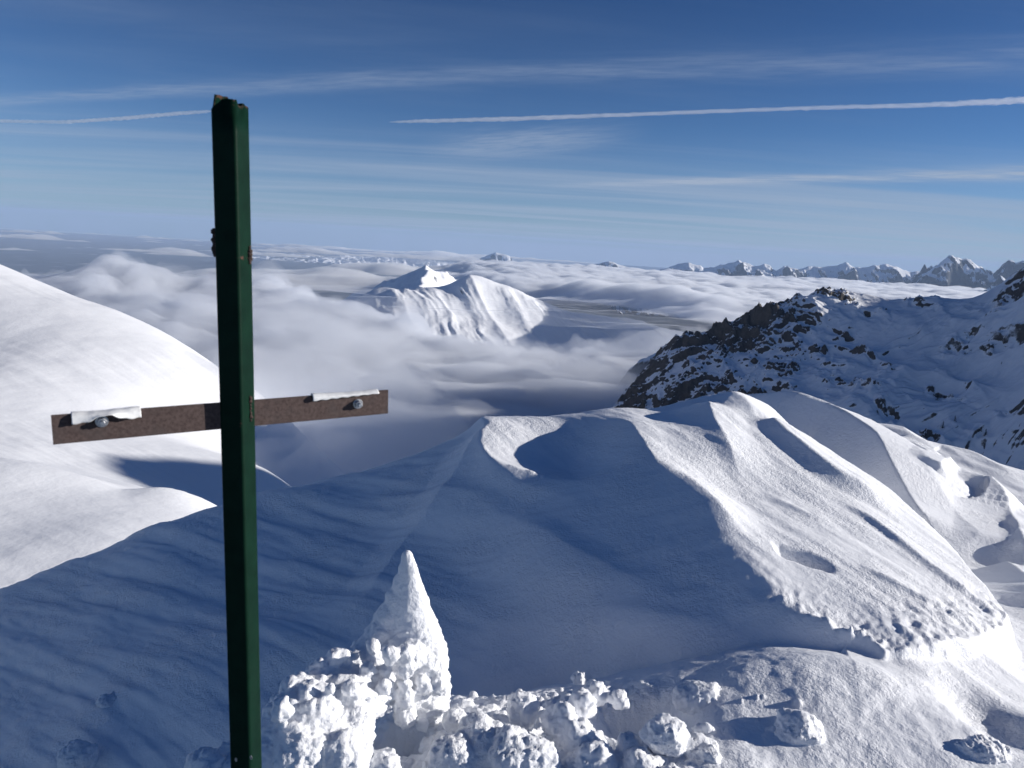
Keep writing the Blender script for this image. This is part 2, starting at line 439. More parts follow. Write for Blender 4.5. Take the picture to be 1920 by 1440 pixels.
# ------------------------------------------------------------------ great sunlit slope on the left
def left_slope():
    P = [(0, 497, 900), (100, 540, 880), (240, 592, 860), (330, 637, 840), (410, 690, 820), (480, 732, 800), (530, 778, 780), (560, 840, 700),
         (0, 700, 560), (0, 850, 385), (200, 760, 560), (400, 845, 560), (100, 870, 400), (200, 890, 405), (300, 912, 415), (380, 930, 430), (500, 880, 520),
         (0, 872, 300), (90, 888, 300), (180, 913, 300), (230, 932, 298), (300, 927, 305), (385, 950, 312), (450, 990, 318),
         (0, 1000, 230), (0, 1110, 190), (200, 1030, 225), (330, 1000, 255)]
    pts = [at(*p) for p in P]
    for p in P[:8]:
        pts.append(at(p[0], p[1], p[2]) + np.array([-20, 240, -110]))
    pts += [at(*p) for p in [(-350, 330, 950), (-400, 700, 560), (-400, 900, 290), (-300, 1150, 170), (620, 960, 640), (640, 1000, 520)]]
    f = TPS(pts, 1e-6)
    xs = np.linspace(-1000, -40, 620); ys = np.r_[np.linspace(110, 480, 420), np.linspace(481.5, 1200, 300)]
    X, Y = np.meshgrid(xs, ys); Z = f(X, Y)
    # wind-laid streaks down the fall line and broad rolls
    s1 = fbm((Y + 0.45 * X) / 26., (X - 0.45 * Y) / 320., 5, s=3); s2 = fbm((Y + 0.45 * X) / 9., (X - 0.45 * Y) / 130., 3, s=6)
    md = sstep(fbm(X / 180., Y / 180., 3, s=77), -0.35, 0.3)
    Z += (1.6 * s1 * sstep(Y, 330, 470) + 0.5 * s2) * md + 2 * fbm(X / 150., Y / 220., 3, s=78) * sstep(Y, 330, 470) + 1.2 * fbm(X / 60., Y / 60., 4, s=9)
    dr = poly_dist(X, Y, curve([at(*p) for p in [(-200, 850, 300), (0, 872, 300), (90, 888, 300), (180, 913, 300), (230, 932, 298), (300, 927, 305), (385, 950, 312), (450, 990, 318)]], 40))
    Z += 3.5 * np.exp(-dr[0] / np.where(dr[1] > 0, 14., 26.)) - 4 * np.exp(-((dr[0] - 45) / 30.) ** 2) * (dr[1] > 0)
    o = link('snow_slope', grid_mesh('snow_slope', X, Y, Z), M_SLOPE); tag(o, kind='structure')
left_slope()

# ------------------------------------------------------------------ rocky ridge on the right, in shade
def right_ridge():
    C = [(1150, 775, 930), (1180, 742, 950), (1222, 682, 990), (1255, 650, 1020), (1300, 641, 1030), (1350, 620, 1010), (1400, 606, 990), (1440, 594, 985), (1480, 573, 990), (1510, 559, 1000),
         (1560, 559, 1010), (1620, 563, 1000), (1690, 567, 980), (1760, 566, 950), (1850, 563, 900), (1920, 546, 850), (2060, 505, 790), (2250, 440, 700)]
    pts = [at(*p) for p in C]
    pts += [at(*p) for p in [(1300, 720, 880), (1400, 720, 840), (1500, 750, 780), (1600, 800, 720), (1700, 840, 690), (1800, 870, 660), (1920, 880, 620), (2150, 860, 540),
            (1400, 665, 920), (1480, 640, 915), (1550, 640, 900), (1650, 650, 860), (1750, 700, 790), (1850, 720, 750), (1920, 690, 745), (2100, 640, 650), (1240, 740, 900)]]
    for p in C:
        pts.append(at(*p) + np.array([40, 240, -150 if p[0] < 1900 else 10]))
    pts += [np.array(p) for p in [(880, 820, 85), (890, 1010, 55), (920, 1120, 45), (1000, 1120, 55), (900, 540, 150), (900, 600, 125), (900, 670, 55), (1200, 1100, 100), (1300, 800, 80), (1050, 560, 160), (760, 560, 0), (1300, 480, 60), (700, 1200, -130), (860, 1480, -90), (1300, 1500, 0)]]  # unseen heights added off to the right to shade the face and left gully
    pts += [at(*p) for p in [(1920, 580, 1000), (1850, 595, 1010), (1920, 575, 1150), (1850, 595, 1200), (1990, 545, 980), (1990, 560, 1130), (2060, 540, 960)]]
    for p in [(1150, 800, 880), (1300, 800, 800), (1500, 850, 650), (1700, 930, 560)]:
        pts.append(at(*p) + np.array([0, -60, -60]))
    f = TPS(pts, 1e-6)
    xs = np.r_[np.linspace(60, 640, 620), np.linspace(641, 1300, 240)]; ys = np.r_[np.linspace(480, 1060, 620), np.linspace(1062, 1500, 90)]
    X, Y = np.meshgrid(xs, ys); Z0 = f(X, Y); Z = Z0.copy()
    # where on the face: rocky buttresses towards the left end, thin spurs on the right
    px = 960 + F_PX * X / Y
    rk = sstep(px, 1150, 1215) * (1 - sstep(px, 1480, 1660))
    wq = 30 * fbm(X / 90., Y / 90., 3, s=91)
    spur = ridged((X * 0.8 + Y * 0.35 + wq) / 85., (Y * 0.8 - X * 0.3 + wq) / 210., 4, s=4)
    crag = ridged(X / 34., Y / 34., 6, s=14)
    low = fbm(X / 120., Y / 120., 4, s=19)
    Z += (spur - 0.55) * (9 + 4 * rk) + low * 8 + (crag - 0.5) * (1.3 + 15 * rk * (0.35 + sstep(low, -0.2, 0.3)) + 15 * sstep(fbm((X + Y * 0.5) / 60., (Y - X * .5) / 90., 4, s=95), 0.08, 0.3))
    Z += 15 * (ridged((X * 0.42 - Y * 0.9 + 0.7 * wq) / 75., (X * 0.9 + Y * 0.42) / 330., 5, s=99, gain=0.55) - 0.55) * sstep(px, 1420, 1600) * (1 - sstep(Y, 860, 960))
    # rounded dome on the skyline and the pinnacle at the left end
    def bump(pxx, pyy, Yd, h, rx, ry, sharp=1.0):
        c = at(pxx, pyy, Yd)
        d = ((X - c[0]) / rx) ** 2 + ((Y - c[1]) / ry) ** 2
        return h * np.exp(-d ** sharp)
    Z += bump(1545, 555, 1030, 15, 26, 30) + bump(1592, 555, 1035, 13, 24, 30) + bump(1640, 560, 1030, 7, 22, 30)
    Z += bump(1266, 645, 1010, 17, 7, 12, 0.7) + bump(1440, 600, 975, 12, 14, 14, 0.9)
    # nothing behind the crest rises above it
    cx = [c[0] for c in C]; zl = np.interp(px, cx, [at(*c)[2] / c[2] for c in C]); yl = np.interp(px, cx, [c[2] for c in C])
    lim = Y * (zl - 0.004 + 0.004 * np.maximum(0, px - 1990) / 10.) - 3
    Z = np.where(Y > yl + 35, smin(Z, lim, 6.0), Z)
    gx = np.gradient(Z, xs, axis=1); gy = np.gradient(Z, ys, axis=0)
    rock = sstep(np.hypot(gx, gy), 0.72, 1.5) * (0.62 + 0.3 * rk) + 0.10 * rk + 0.12 * sstep(fbm(X / 45., Y / 45., 4, s=97), 0.1, 0.4)
    o = link('mountain_ridge', grid_mesh('mountain_ridge', X, Y, Z, {'rock': rock}), M_RIDGE); tag(o, kind='structure')
    def zat(x, y):
        i = np.searchsorted(xs, x) - 1; j = np.searchsorted(ys, y) - 1
        return Z[np.clip(j, 0, len(ys) - 1), np.clip(i, 0, len(xs) - 1)]
    return zat
RIDGE_Z = right_ridge()

mountain_range('mountain_ridge', [(1225, 668), (1300, 622), (1400, 592), (1480, 575), (1560, 575), (1700, 580), (1900, 585), (2100, 570)], 1950, 640, 60, 61, 260, 130, base=-800, scale=1 / 260., mat_=M_PEAK)

mountain_range('shadow_massif', [(2060, 470), (2130, 385), (2200, 340), (2400, 320), (2700, 300)], 1680, 850, 110, 71, 160, 90, base=-900, scale=1 / 400., mat_=M_PEAK)  # added massif out of view, throws its shadow over the valley fog

# ------------------------------------------------------------------ fog filling the valley and the cloud deck beyond
def fog_bank():
    xs = np.linspace(-4200, 1400, 400); ys = np.linspace(330, 5600, 380)
    X, Y = np.meshgrid(xs, ys)
    px = 960 + F_PX * X / Y
    wx = X + 260 * fbm(X / 900., Y / 900., 3, s=71); wy = Y + 260 * fbm(X / 900., Y / 900., 3, s=72)
    n = fbm(wx / 950., wy / 950., 4, s=2, gain=0.5); n2 = fbm(wx / 260., wy / 260., 4, s=12)
    bl_ = np.abs(fbm(wx / 420., wy / 420., 4, s=18, gain=0.55))
    Z = -345 + 75 * n + 22 * n2 + (110 * bl_) * sstep(Y, 1100, 2600)
    Z += 95 * np.exp(-((Y - 900) / 420.) ** 2) * np.exp(-((X + 330) / 380.) ** 2)     # piles up against the left slope
    for a, b, yy, h, rx, ry in [(215, 505, 3900, 110, 130, 260), (255, 520, 3800, 60, 140, 260), (160, 535, 3700, 40, 220, 300), (505, 535, 3900, 60, 170, 300), (345, 540, 3900, 40, 160, 260), (590, 560, 3600, 40, 220, 300)]:
        c = at(a, b, yy); Z += h * np.exp(-((X - c[0]) / rx) ** 2 - ((Y - c[1]) / ry) ** 2)
    Z += 55 * np.exp(-((Y - 3050) / 420.) ** 2) * np.exp(-((X + 420) / 520.) ** 2)
    # the bank ends short of the peak's foot
    ye = np.interp(px, [100, 500, 700, 880, 1180], [4700, 4350, 3350, 2900, 2650]) + 260 * n + 160 * n2
    Z -= 480 * sstep(Y, ye - 350, ye + 350)
    e = np.minimum(np.minimum(sstep(X, xs[0], xs[0] + 500), 1 - sstep(X, xs[-1] - 400, xs[-1])), sstep(Y, ys[0], ys[0] + 260))
    Z = -800 + (Z + 800) * e
    Z = np.maximum(Z, -798)
    o = link('valley_fog', closed_slab('valley_fog', X, Y, Z, -800), M_FOG); tag(o, kind='stuff')
    m1 = fbm(wx / 340., wy / 260., 5, s=81, gain=0.6); m2 = fbm(X / 1300., Y / 900., 3, s=83)
    Zm = Z + (18 + 130 * m1 + 60 * m2) * sstep(Z, -790, -600) - 30 * sstep(Y, 1200, 700)
    Zm += 165 * np.exp(-((Y - 760) / 210.) ** 2) * np.exp(-((X + 180) / 170.) ** 2)
    Zm = np.maximum(Zm, -797)
    o = link('valley_mist', closed_slab('valley_mist', X, Y, Zm, -801), volume('mist', 0.0042, (0.945, 0.965, 1.0, 1), 0.2)); tag(o, kind='stuff')
    # thin far cloud sheets over the hazy plain on the left
    xs = np.linspace(-34000, 4000, 420); ys = np.linspace(7500, 40000, 300)
    X, Y = np.meshgrid(xs, ys)
    f = fbm(X / 5200., Y / 2600., 6, s=85, gain=0.55) + 0.12 * sstep(X, -12000, 1000)
    Zf = -760 + np.clip(f - 0.24, 0, 0.5) * 600 + 1
    e = np.minimum(np.minimum(sstep(X, xs[0], xs[0] + 3000), 1 - sstep(X, xs[-1] - 3000, xs[-1])), np.minimum(sstep(Y, ys[0], ys[0] + 2500), 1 - sstep(Y, 36000, 39500)))
    Zf = -759 + (Zf + 759) * e
    o = link('far_clouds', closed_slab('far_clouds', X, Y, Zf, -760), volume('far_cloud', 0.006, (1, 1, 1, 1), 0.2)); tag(o, kind='stuff')
    # cloud deck: from the right of the peak to the foot of the far range
    xs = np.linspace(-1500, 12500, 460); ys = np.linspace(3300, 13500, 360)
    X, Y = np.meshgrid(xs, ys)
    n = fbm(X / 1500., Y / 1100., 6, s=22, gain=0.55); n2 = np.abs(fbm(X / 420., Y / 420., 5, s=32))
    Z = -310 + 80 * n + 90 * n2 - 0.003 * (Y - 5000)
    Z += 70 * np.exp(-((Y - 4700) / 900.) ** 2) * np.exp(-((X - 700) / 900.) ** 2) + 75 * np.exp(-((Y - 4700) / 500.) ** 2) * np.exp(-((X - 260) / 420.) ** 2)
    zb = -345 - 135 * sstep(Y, 4600, 6500) + 30 * fbm(X / 500., Y / 500., 3, s=44)
    px = 960 + F_PX * X / Y
    yn = np.interp(px, [820, 950, 1150, 1300, 1500], [6500, 4900, 4350, 3600, 3300])
    e = np.minimum(sstep(px + 160 * n, 790, 950), sstep(Y + 700 * n, yn, yn + 900)) * (1 - sstep(Y, 12700, 13400)) * (1 - sstep(X, 11800, 12400))
    e = np.clip(e, 0, 1)
    Z = zb + (Z - zb) * e
    Z = np.where(e < 0.02, zb + 1, Z)
    o = link('cloud_deck', closed_slab('cloud_deck', X, Y, Z, zb), M_FOG); tag(o, kind='stuff')
fog_bank()

# ------------------------------------------------------------------ our own summit: wind-carved snow
T_pts = [at(*p) for p in [
    (905, 781, 4.9), (1000, 774, 5.1), (1060, 771, 5.2), (1145, 762, 5.1), (1230, 752, 5.5), (1285, 722, 5.65), (1330, 711, 5.7), (1370, 717, 5.7), (1410, 736, 5.6), (1480, 795, 5.3), (1560, 850, 5.0),
    (1650, 905, 4.7), (1760, 1000, 4.1), (1890, 1150, 3.25),
    (925, 850, 4.3), (970, 865, 4.1), (1030, 880, 3.95), (1130, 900, 3.75), (1250, 965, 3.35), (1330, 1020, 3.15), (1400, 1085, 2.95), (1500, 1150, 2.8), (1580, 1195, 2.7), (1640, 1222, 2.65), (1700, 1215, 2.66), (1830, 1190, 2.9),
    (1400, 900, 4.1), (1500, 1000, 3.5), (1650, 1080, 3.2)]]
T_pts += [at(a, b, y + 1.6) + np.array([0, 0, -0.75]) for a, b, y in [(905, 781, 4.9), (1060, 771, 5.2), (1230, 750, 5.5), (1330, 735, 5.7), (1480, 800, 5.3), (1650, 905, 4.7)]]
EDGE = [at(*p) for p in [(905, 781, 4.9), (925, 850, 4.3), (970, 865, 4.1), (1030, 880, 3.95), (1130, 900, 3.75), (1250, 965, 3.35), (1330, 1020, 3.15), (1400, 1085, 2.95), (1500, 1150, 2.8), (1580, 1195, 2.7), (1640, 1222, 2.65)]]
T_pts += [e + np.array([-0.4, -0.25, 0.10]) for e in EDGE[2:-1]]
T0 = TPS(T_pts, 1e-5)
ED = np.array(EDGE); ED = np.vstack([ED, [[1.50, 2.40, -1.52], [1.75, 2.0, -1.58], [2.0, 1.0, -1.65]]])
ED_S = curve(ED, 90)[::-1]                                  # the scarp's rim, nearest first
FLANK = np.array([(-9, -5.6), (-3.7, -2.70), (-2.8, -2.28), (-1.75, -1.76), (-0.94, -1.41), (-0.62, -1.25), (-0.46, -1.16), (-0.19, -1.10), (0.3, -1.0), (3, -0.2)])
def LS0(X, Y):
    """shaded side: a hollow scarp under the slab's rim, and the open flank falling away on the left"""
    yy = np.minimum(Y, 4.9)
    xr = np.interp(yy, ED_S[:, 1], ED_S[:, 0]); zr = np.interp(yy, ED_S[:, 1], ED_S[:, 2]) - 0.35 * np.maximum(0, Y - 4.9) ** 1.3
    dx = xr - X
    p = np.where(dx < 0, 0.8 * dx, (0.05 * (1 - np.exp(-np.maximum(dx, 0) / 0.08)) + 0.20 * sstep(dx, 0.22, 0.85)) * np.clip((4.95 - yy) / 1.3, 0.15, 1) + 0.16 * (1 - np.exp(-np.maximum(dx, 0) / 0.16)) * sstep(yy, 3.5, 4.1) + 0.305 * np.maximum(dx, 0))
    sc = zr - p
    fx = sum(np.interp(X + o_, FLANK[:, 0], FLANK[:, 1]) for o_ in (-0.24, -0.12, 0, 0.12, 0.24)) / 5
    fl = fx + smin(0.33 * (Y - 5), -1.25 * (Y - 5), 0.25) + 0.05
    return smin(sc, fl, 0.05)
RE = curve([at(*p) for p in [(1330, 715, 5.85), (1410, 742, 5.68), (1480, 797, 5.3), (1560, 850, 5.0), (1650, 905, 4.7), (1700, 945, 4.4), (1760, 1000, 4.1), (1830, 1080, 3.6), (1880, 1140, 3.25), (1880, 1160, 3.15), (1830, 1190, 2.9), (1700, 1218, 2.68), (1640, 1226, 2.62)]], 60)
D_pts = [at(*p) for p in [(1650, 802, 8.2), (1760, 842, 8), (1920, 882, 7.6), (2100, 940, 7.2), (1700, 920, 6.6), (1800, 960, 6.0), (1920, 960, 6.1), (1790, 1010, 5.3), (1900, 1100, 4.2), (1900, 1170, 3.45),
    (1920, 1250, 2.97), (1850, 1240, 2.82), (1700, 1238, 2.62), (1640, 1240, 2.58), (1830, 1212, 2.9), (1600, 1245, 2.5), (2200, 1200, 3.5), (1400, 900, 7.5), (1500, 830, 8)]]
D_pts += [at(a, b, y + 2.5) + np.array([0, 0, -1.3]) for a, b, y in [(1650, 802, 8.2), (1760, 842, 8), (1920, 882, 7.6), (2100, 940, 7.2)]]
D0 = TPS(D_pts, 1e-5)
G_pts = [at(*p) for p in [(600, 1440, 2.12), (960, 1440, 2.0), (1300, 1440, 1.95), (1600, 1440, 2.0), (1900, 1440, 2.07), (850, 1245, 3.0), (1000, 1270, 2.8), (1200, 1275, 2.6), (1400, 1262, 2.43), (1600, 1250, 2.46), (1750, 1300, 2.42), (1920, 1330, 2.5), (700, 1330, 2.42), (2200, 1400, 2.3)]]
G_pts += [np.array([0, 0.8, -1.5]), np.array([-1.5, 0.8, -1.62]), np.array([1.5, 0.8, -1.48]), np.array([0.0, 3.5, -2.0]), np.array([-1.2, 2.2, -2.0]), np.array([2.5, 3.0, -2.05]), np.array([-2, 1.6, -2.2])]
G0 = TPS(G_pts, 1e-5)

def ridge(X, Y, poly, h, wl, wr, pw=1.5, ends=(0.15, 0.3)):
    """sharp wind crest along a plan polyline; wl / wr: reach on the image-left / image-right side"""
    d, s, t = poly_dist(X, Y, poly)
    wd = np.where(s > 0, wr, wl)
    return h * np.clip(1 - d / wd, 0, 1) ** pw * sstep(t, 0, ends[0]) * (1 - sstep(t, 1 - ends[1], 1))

def hit(px, py, f, y0=1.6, y1=9.0):
    """where the view through a photograph pixel meets a height field"""
    d = ray(px, py); ys = np.linspace(y0, y1, 400)
    g = d[2] * ys - f(d[0] * ys, ys)
    k = np.where(g < 0)[0]
    y = ys[k[0]] if len(k) else ys[-1]
    return d * y

def Tf(X, Y):
    Z = T0(X, Y)
    return Z
rT = lambda P: curve([hit(a, b, T0) for a, b in P], 24)
SAST = [(rT([(1145, 768), (1178, 800), (1200, 840), (1228, 890), (1262, 940), (1310, 1005)]), 0.095, 0.42, 0.45, 1.25, (0.28, 0.25)),
        (rT([(1325, 745), (1330, 770), (1340, 800), (1365, 850), (1400, 920)]), 0.085, 0.40, 0.25, 1.25, (0.2, 0.45)),
        (rT([(1435, 785), (1475, 825), (1520, 865), (1570, 900), (1630, 932), (1695, 965)]), 0.07, 0.15, 0.55, 1.3, (0.12, 0.25)),
        (rT([(1560, 930), (1640, 985), (1720, 1045), (1800, 1105), (1860, 1150)]), 0.028, 0.06, 0.22, 1.2, (0.3, 0.2)),
        (rT([(1343, 736), (1375, 744), (1400, 762), (1420, 790)]), 0.04, 0.2, 0.25, 1.25, (0.3, 0.4)),
        (rT([(1265, 905), (1330, 950), (1400, 1010)]), 0.02, 0.06, 0.2, 1.2, (0.3, 0.4)),
        (rT([(1600, 1060), (1700, 1110), (1800, 1165), (1850, 1190)]), 0.018, 0.035, 0.15, 1.2, (0.3, 0.2)),
        (rT([(1420, 930), (1500, 960), (1580, 1000)]), 0.015, 0.04, 0.2, 1.2, (0.3, 0.4))]
CB = curve([at(*p) for p in [(1290, 765, 8.2), (1380, 742, 7.6), (1440, 736, 7.25), (1490, 733, 7.0), (1560, 757, 6.8), (1610, 785, 6.5), (1645, 812, 6.2), (1670, 860, 5.8), (1705, 925, 5.4), (1730, 960, 5.1)]])
CB2 = curve([at(*p) for p in [(1655, 806, 8.0), (1720, 850, 7.2), (1790, 920, 6.3), (1850, 985, 5.5)]])
CB3 = curve([at(*p) for p in [(1690, 900, 6.6), (1740, 930, 6.2), (1765, 960, 5.8)]])

rL = lambda P: curve([hit(a, b, LS0, 1.8, 8) for a, b in P], 24)
LSR = [(rL([(903, 800), (880, 850), (850, 905), (800, 975), (755, 1035), (700, 1110), (640, 1180)]), 0.055, 0.20, 0.5, 1.2, (0.1, 0.3)),
       (rL([(870, 930), (960, 985), (1080, 1040), (1200, 1095), (1330, 1150)]), 0.03, 0.30, 0.12, 1.3, (0.2, 0.4)),
       (rL([(845, 1200), (960, 1178), (1100, 1186), (1300, 1212), (1480, 1232)]), 0.022, 0.12, 0.10, 1.2, (0.2, 0.3)),
       (rL([(930, 1160), (1100, 1150), (1280, 1180), (1450, 1205)]), 0.012, 0.10, 0.08, 1.2, (0.3, 0.3))]
rD = lambda P: curve([hit(a, b, D0, 2.2, 10) for a, b in P], 24)
DST = [(rD([(1640, 800), (1700, 826), (1770, 850), (1840, 900), (1880, 935)]), 0.10, 0.75, 0.5, 1.4, (0.05, 0.4)),
       (rD([(1655, 836), (1720, 868), (1790, 900), (1873, 927)]), 0.045, 0.3, 0.4, 1.3, (0.1, 0.4)),
       (rD([(1665, 845), (1710, 862), (1765, 908)]), 0.05, 0.16, 0.35, 1.3, (0.1, 0.3)),
       (rD([(1675, 858), (1715, 885), (1765, 932)]), 0.05, 0.16, 0.35, 1.3, (0.1, 0.3)),
       (rD([(1760, 880), (1840, 930), (1920, 985), (1990, 1020)]), 0.04, 0.3, 0.4, 1.3, (0.2, 0.3)),
       (rD([(1790, 850), (1860, 880), (1930, 915)]), 0.06, 0.35, 0.5, 1.3, (0.2, 0.3)),
       (rD([(1800, 965), (1840, 962), (1880, 985), (1905, 1030), (1915, 1080)]), 0.16, 0.42, 0.5, 1.3, (0.15, 0.2)),
       (rD([(1850, 1068), (1890, 1085), (1930, 1115), (1960, 1160)]), 0.10, 0.3, 0.4, 1.2, (0.15, 0.2)),
       (rD([(1745, 972), (1762, 950), (1785, 945)]), 0.07, 0.1, 0.25, 1.2, (0.1, 0.2))]
def summit(X, Y):
    rr = np.hypot(X, Y); k = np.minimum(1.0, 9.4 / np.maximum(rr, 1e-6)); Xc, Yc = X * k, Y * k
    drop = 0.16 * np.maximum(0, rr - 9.0) ** 1.6
    drop = np.where(rr > 17, 0.16 * 8.0 ** 1.6 + 0.85 * (rr - 17), drop)
    T = T0(Xc, Yc)
    for a in SAST: T = T + ridge(Xc, Yc, *a)
    # bowl between the first crest and the scarp edge
    c = hit(1062, 826, T0); dx = Xc - c[0]; dy = Yc - c[1]
    T -= 0.135 * np.exp(-(dx / 0.34) ** 2 - (dy / 0.55) ** 2)
    c = hit(1265, 765, T0); T -= 0.07 * np.exp(-((Xc - c[0]) / 0.3) ** 2 - ((Yc - c[1]) / 0.45) ** 2)
    # wind grooves running down to the right, fine scour across
    T += 0.010 * fbm((Xc * 0.85 + Yc * 0.53) * 3.0, (Yc * 0.85 - Xc * 0.53) * 0.7, 4, s=3) + 0.007 * fbm(Xc * 2.2 + 1.5 * Yc, Yc * 9, 4, s=8) + 0.008 * fbm((Xc * 0.85 + Yc * 0.53) * 9, (Yc * 0.85 - Xc * 0.53) * 1.2, 4, s=5)
    LS = LS0(Xc, Yc)
    # combed grooves on the shaded flank
    LS += 0.045 * fbm((Xc * 0.55 + Yc * 0.83) * 4.5, (Yc * 0.55 - Xc * 0.83) * 0.5, 5, s=13) * (1 - sstep(Xc, -0.6, 0.4)) + 0.010 * fbm(Xc * 1.2, Yc * 8, 4, s=17) + 0.018 * fbm((Xc * 0.55 + Yc * 0.83) * 12, (Yc * 0.55 - Xc * 0.83) * 1.0, 4, s=14) * (1 - sstep(Xc, -0.6, 0.2))
    for a in LSR: LS = LS + ridge(Xc, Yc, *a)
    ng = fbm(Xc * 6, Yc * 6, 4, s=27)
    # near lip of the slab is broken and rough
    dE, sE, tE = poly_dist(Xc, Yc, EDGE[5:] + list(RE[-20:]))
    dE2 = poly_dist(Xc, Yc, EDGE[2:7])[0]; T += 0.014 * np.exp(-(dE2 / 0.07) ** 2) * (0.6 + 1.2 * fbm(Xc * 14, Yc * 14, 3, s=28))
    lip = np.exp(-(dE / 0.16) ** 2)
    T += lip * (0.022 * ng + 0.016 * fbm(Xc * 18, Yc * 18, 3, s=29))
    for x0, y0, h0, r0 in CRUMBS:
        q = (Xc - x0) ** 2 + (Yc - y0) ** 2; m = q < (2.5 * r0) ** 2
        T[m] += h0 * np.exp(-(q[m] / r0 ** 2) ** 1.5)
    dR, sR, tR = poly_dist(Xc, Yc, RE)
    out = np.where(sR > 0, dR, 0.0)
    slab = T - 2.2 * np.maximum(0, out - 0.015 + 0.02 * fbm(Xc * 5, Yc * 5, 3, s=41)) 
    Z = smin(slab, LS + 0.012 * ng * lip, 0.02)
    # lower ground to the right, with its own tongues
    D = D0(Xc, Yc) + 0.04 * fbm((Xc * 0.8 + Yc * 0.6) * 2.2, (Yc * 0.8 - Xc * 0.6) * 0.5, 4, s=33)
    D = D - 2.0 * np.maximum(0, 0.3 * Yc + 0.55 - Xc) - 1.5 * np.maximum(0, 2.42 - Yc)
    d, s, t = poly_dist(Xc, Yc, CB); cl_ = np.r_[0, np.cumsum(np.hypot(*np.diff(CB[:, :2], axis=0).T))]; zc_ = np.interp(t, cl_ / cl_[-1], CB[:, 2])
    tl = np.where(s > 0, zc_ - 0.30 * d - 0.25 * np.maximum(0, d - 0.35), zc_ - 0.85 * d)
    D = smax(D, tl, 0.03)
    for a in DST: D = D + ridge(Xc, Yc, *a)
    Z = smax(Z, D, 0.015)
    # trampled snow in front
    G = G0(Xc, Yc) + 0.02 * fbm(Xc * 3, Yc * 3, 4, s=51)
    G = G - 1.2 * np.maximum(0, -0.62 - Xc + 0.25 * (1.95 - Yc)) - 1.2 * np.maximum(0, Yc - 2.75)
    rub = sstep(Yc, 2.75, 2.3) * (1 - 0.9 * sstep(Xc, 0.45, 0.75))
    bil = np.abs(fbm(Xc * 7, Yc * 7, 5, s=57))
    G += rub * (0.06 * (bil - 0.12) + 0.02 * fbm(Xc * 20, Yc * 20, 4, s=58))
    Z = smax(Z, G, 0.03)
    # boot holes and pits
    for a, b, h_, rx, ry in PITS:
        c = hit(a, b, G0); q = ((Xc - c[0]) / rx) ** 2 + ((Yc - c[1]) / ry) ** 2
        Z = Z - h_ * np.exp(-q ** 1.6)
    c = hit(1500, 1045, T0)
    u = (Xc - c[0]); v = (Yc - c[1])
    Z -= 0.095 * np.clip(1 - np.abs(v + 0.3 * u) / 0.08, 0, 1) * sstep(u, -0.12, -0.06) * (1 - sstep(u, 0.02, 0.16))
    # lumps thrown out of the holes
    for x0, y0, r0 in LUMPS:
        q = (Xc - x0) ** 2 + (Yc - y0) ** 2
        m = q < (1.3 * r0) ** 2
        if m.any():
            zz = Z[np.unravel_index(np.argmin(q), q.shape)] + 0.15 * r0
            cap = zz + np.sqrt(np.maximum(0, r0 * r0 - q[m])) * (1 + 0.25 * fbm(Xc[m] * 22, Yc[m] * 22, 2, s=61))
            Z[m] = np.where(q[m] < r0 * r0, smax(Z[m], cap, 0.01), Z[m])
    return Z - drop
PITS = [(1215, 1345, 0.20, 0.14, 0.12), (900, 1280, 0.15, 0.19, 0.12), (1060, 1265, 0.07, 0.18, 0.09), (770, 1400, 0.16, 0.10, 0.08), (980, 1370, 0.06, 0.12, 0.05), (1850, 1340, 0.06, 0.12, 0.2)]
rng = np.random.default_rng(5)
LUMPS = []
for i in range(230):
    a = rng.uniform(470, 1500); b = rng.uniform(1290, 1480)
    if ((a - 1215) / 130) ** 2 + ((b - 1345) / 75) ** 2 < 1 or a > 1250 and rng.random() < 0.8: continue
    p = hit(a, b, G0); LUMPS.append((p[0], p[1], 0.006 + 0.016 * rng.random() ** 2.5))

CRUMBS = []
ec = curve(EDGE, 200)
for i in range(70):
    k = int(rng.choice([rng.uniform(38, 92), rng.uniform(120, 199), rng.uniform(140, 199)])); p = ec[k]
    CRUMBS.append((p[0] + rng.normal(0.012, 0.03), p[1] + rng.normal(0.01, 0.03), 0.006 + 0.026 * rng.random() ** 2, rng.uniform(0.008, 0.030)))

def build_summit():
    az = np.r_[np.linspace(-85, -39, 90)[:-1], np.linspace(-39, 39, 860), np.linspace(39, 85, 90)[1:]]
    r = np.r_[0.75 * (10.0 / 0.75) ** np.linspace(0, 1, 680), 10.0 * (70 / 10.0) ** (np.linspace(0, 1, 60)[1:])]
    A, RR = np.meshgrid(np.radians(az), r)
    X = RR * np.sin(A); Y = RR * np.cos(A)
    Z = summit(X, Y)
    o = link('snow_ground', grid_mesh('snow_ground', X, Y, Z), M_SNOW); tag(o, kind='structure')
build_summit()
#@@OBJECTS

# ------------------------------------------------------------------ blobs of broken snow welded into one piece
_ico = {}
def ico(sub):
    if sub not in _ico:
        import bmesh
        bm = bmesh.new(); bmesh.ops.create_icosphere(bm, subdivisions=sub, radius=1.0)
        bm.verts.ensure_lookup_table()
        _ico[sub] = (np.array([v.co[:] for v in bm.verts]), np.array([[v.index for v in f.verts] for f in bm.faces])); bm.free()
    return _ico[sub]

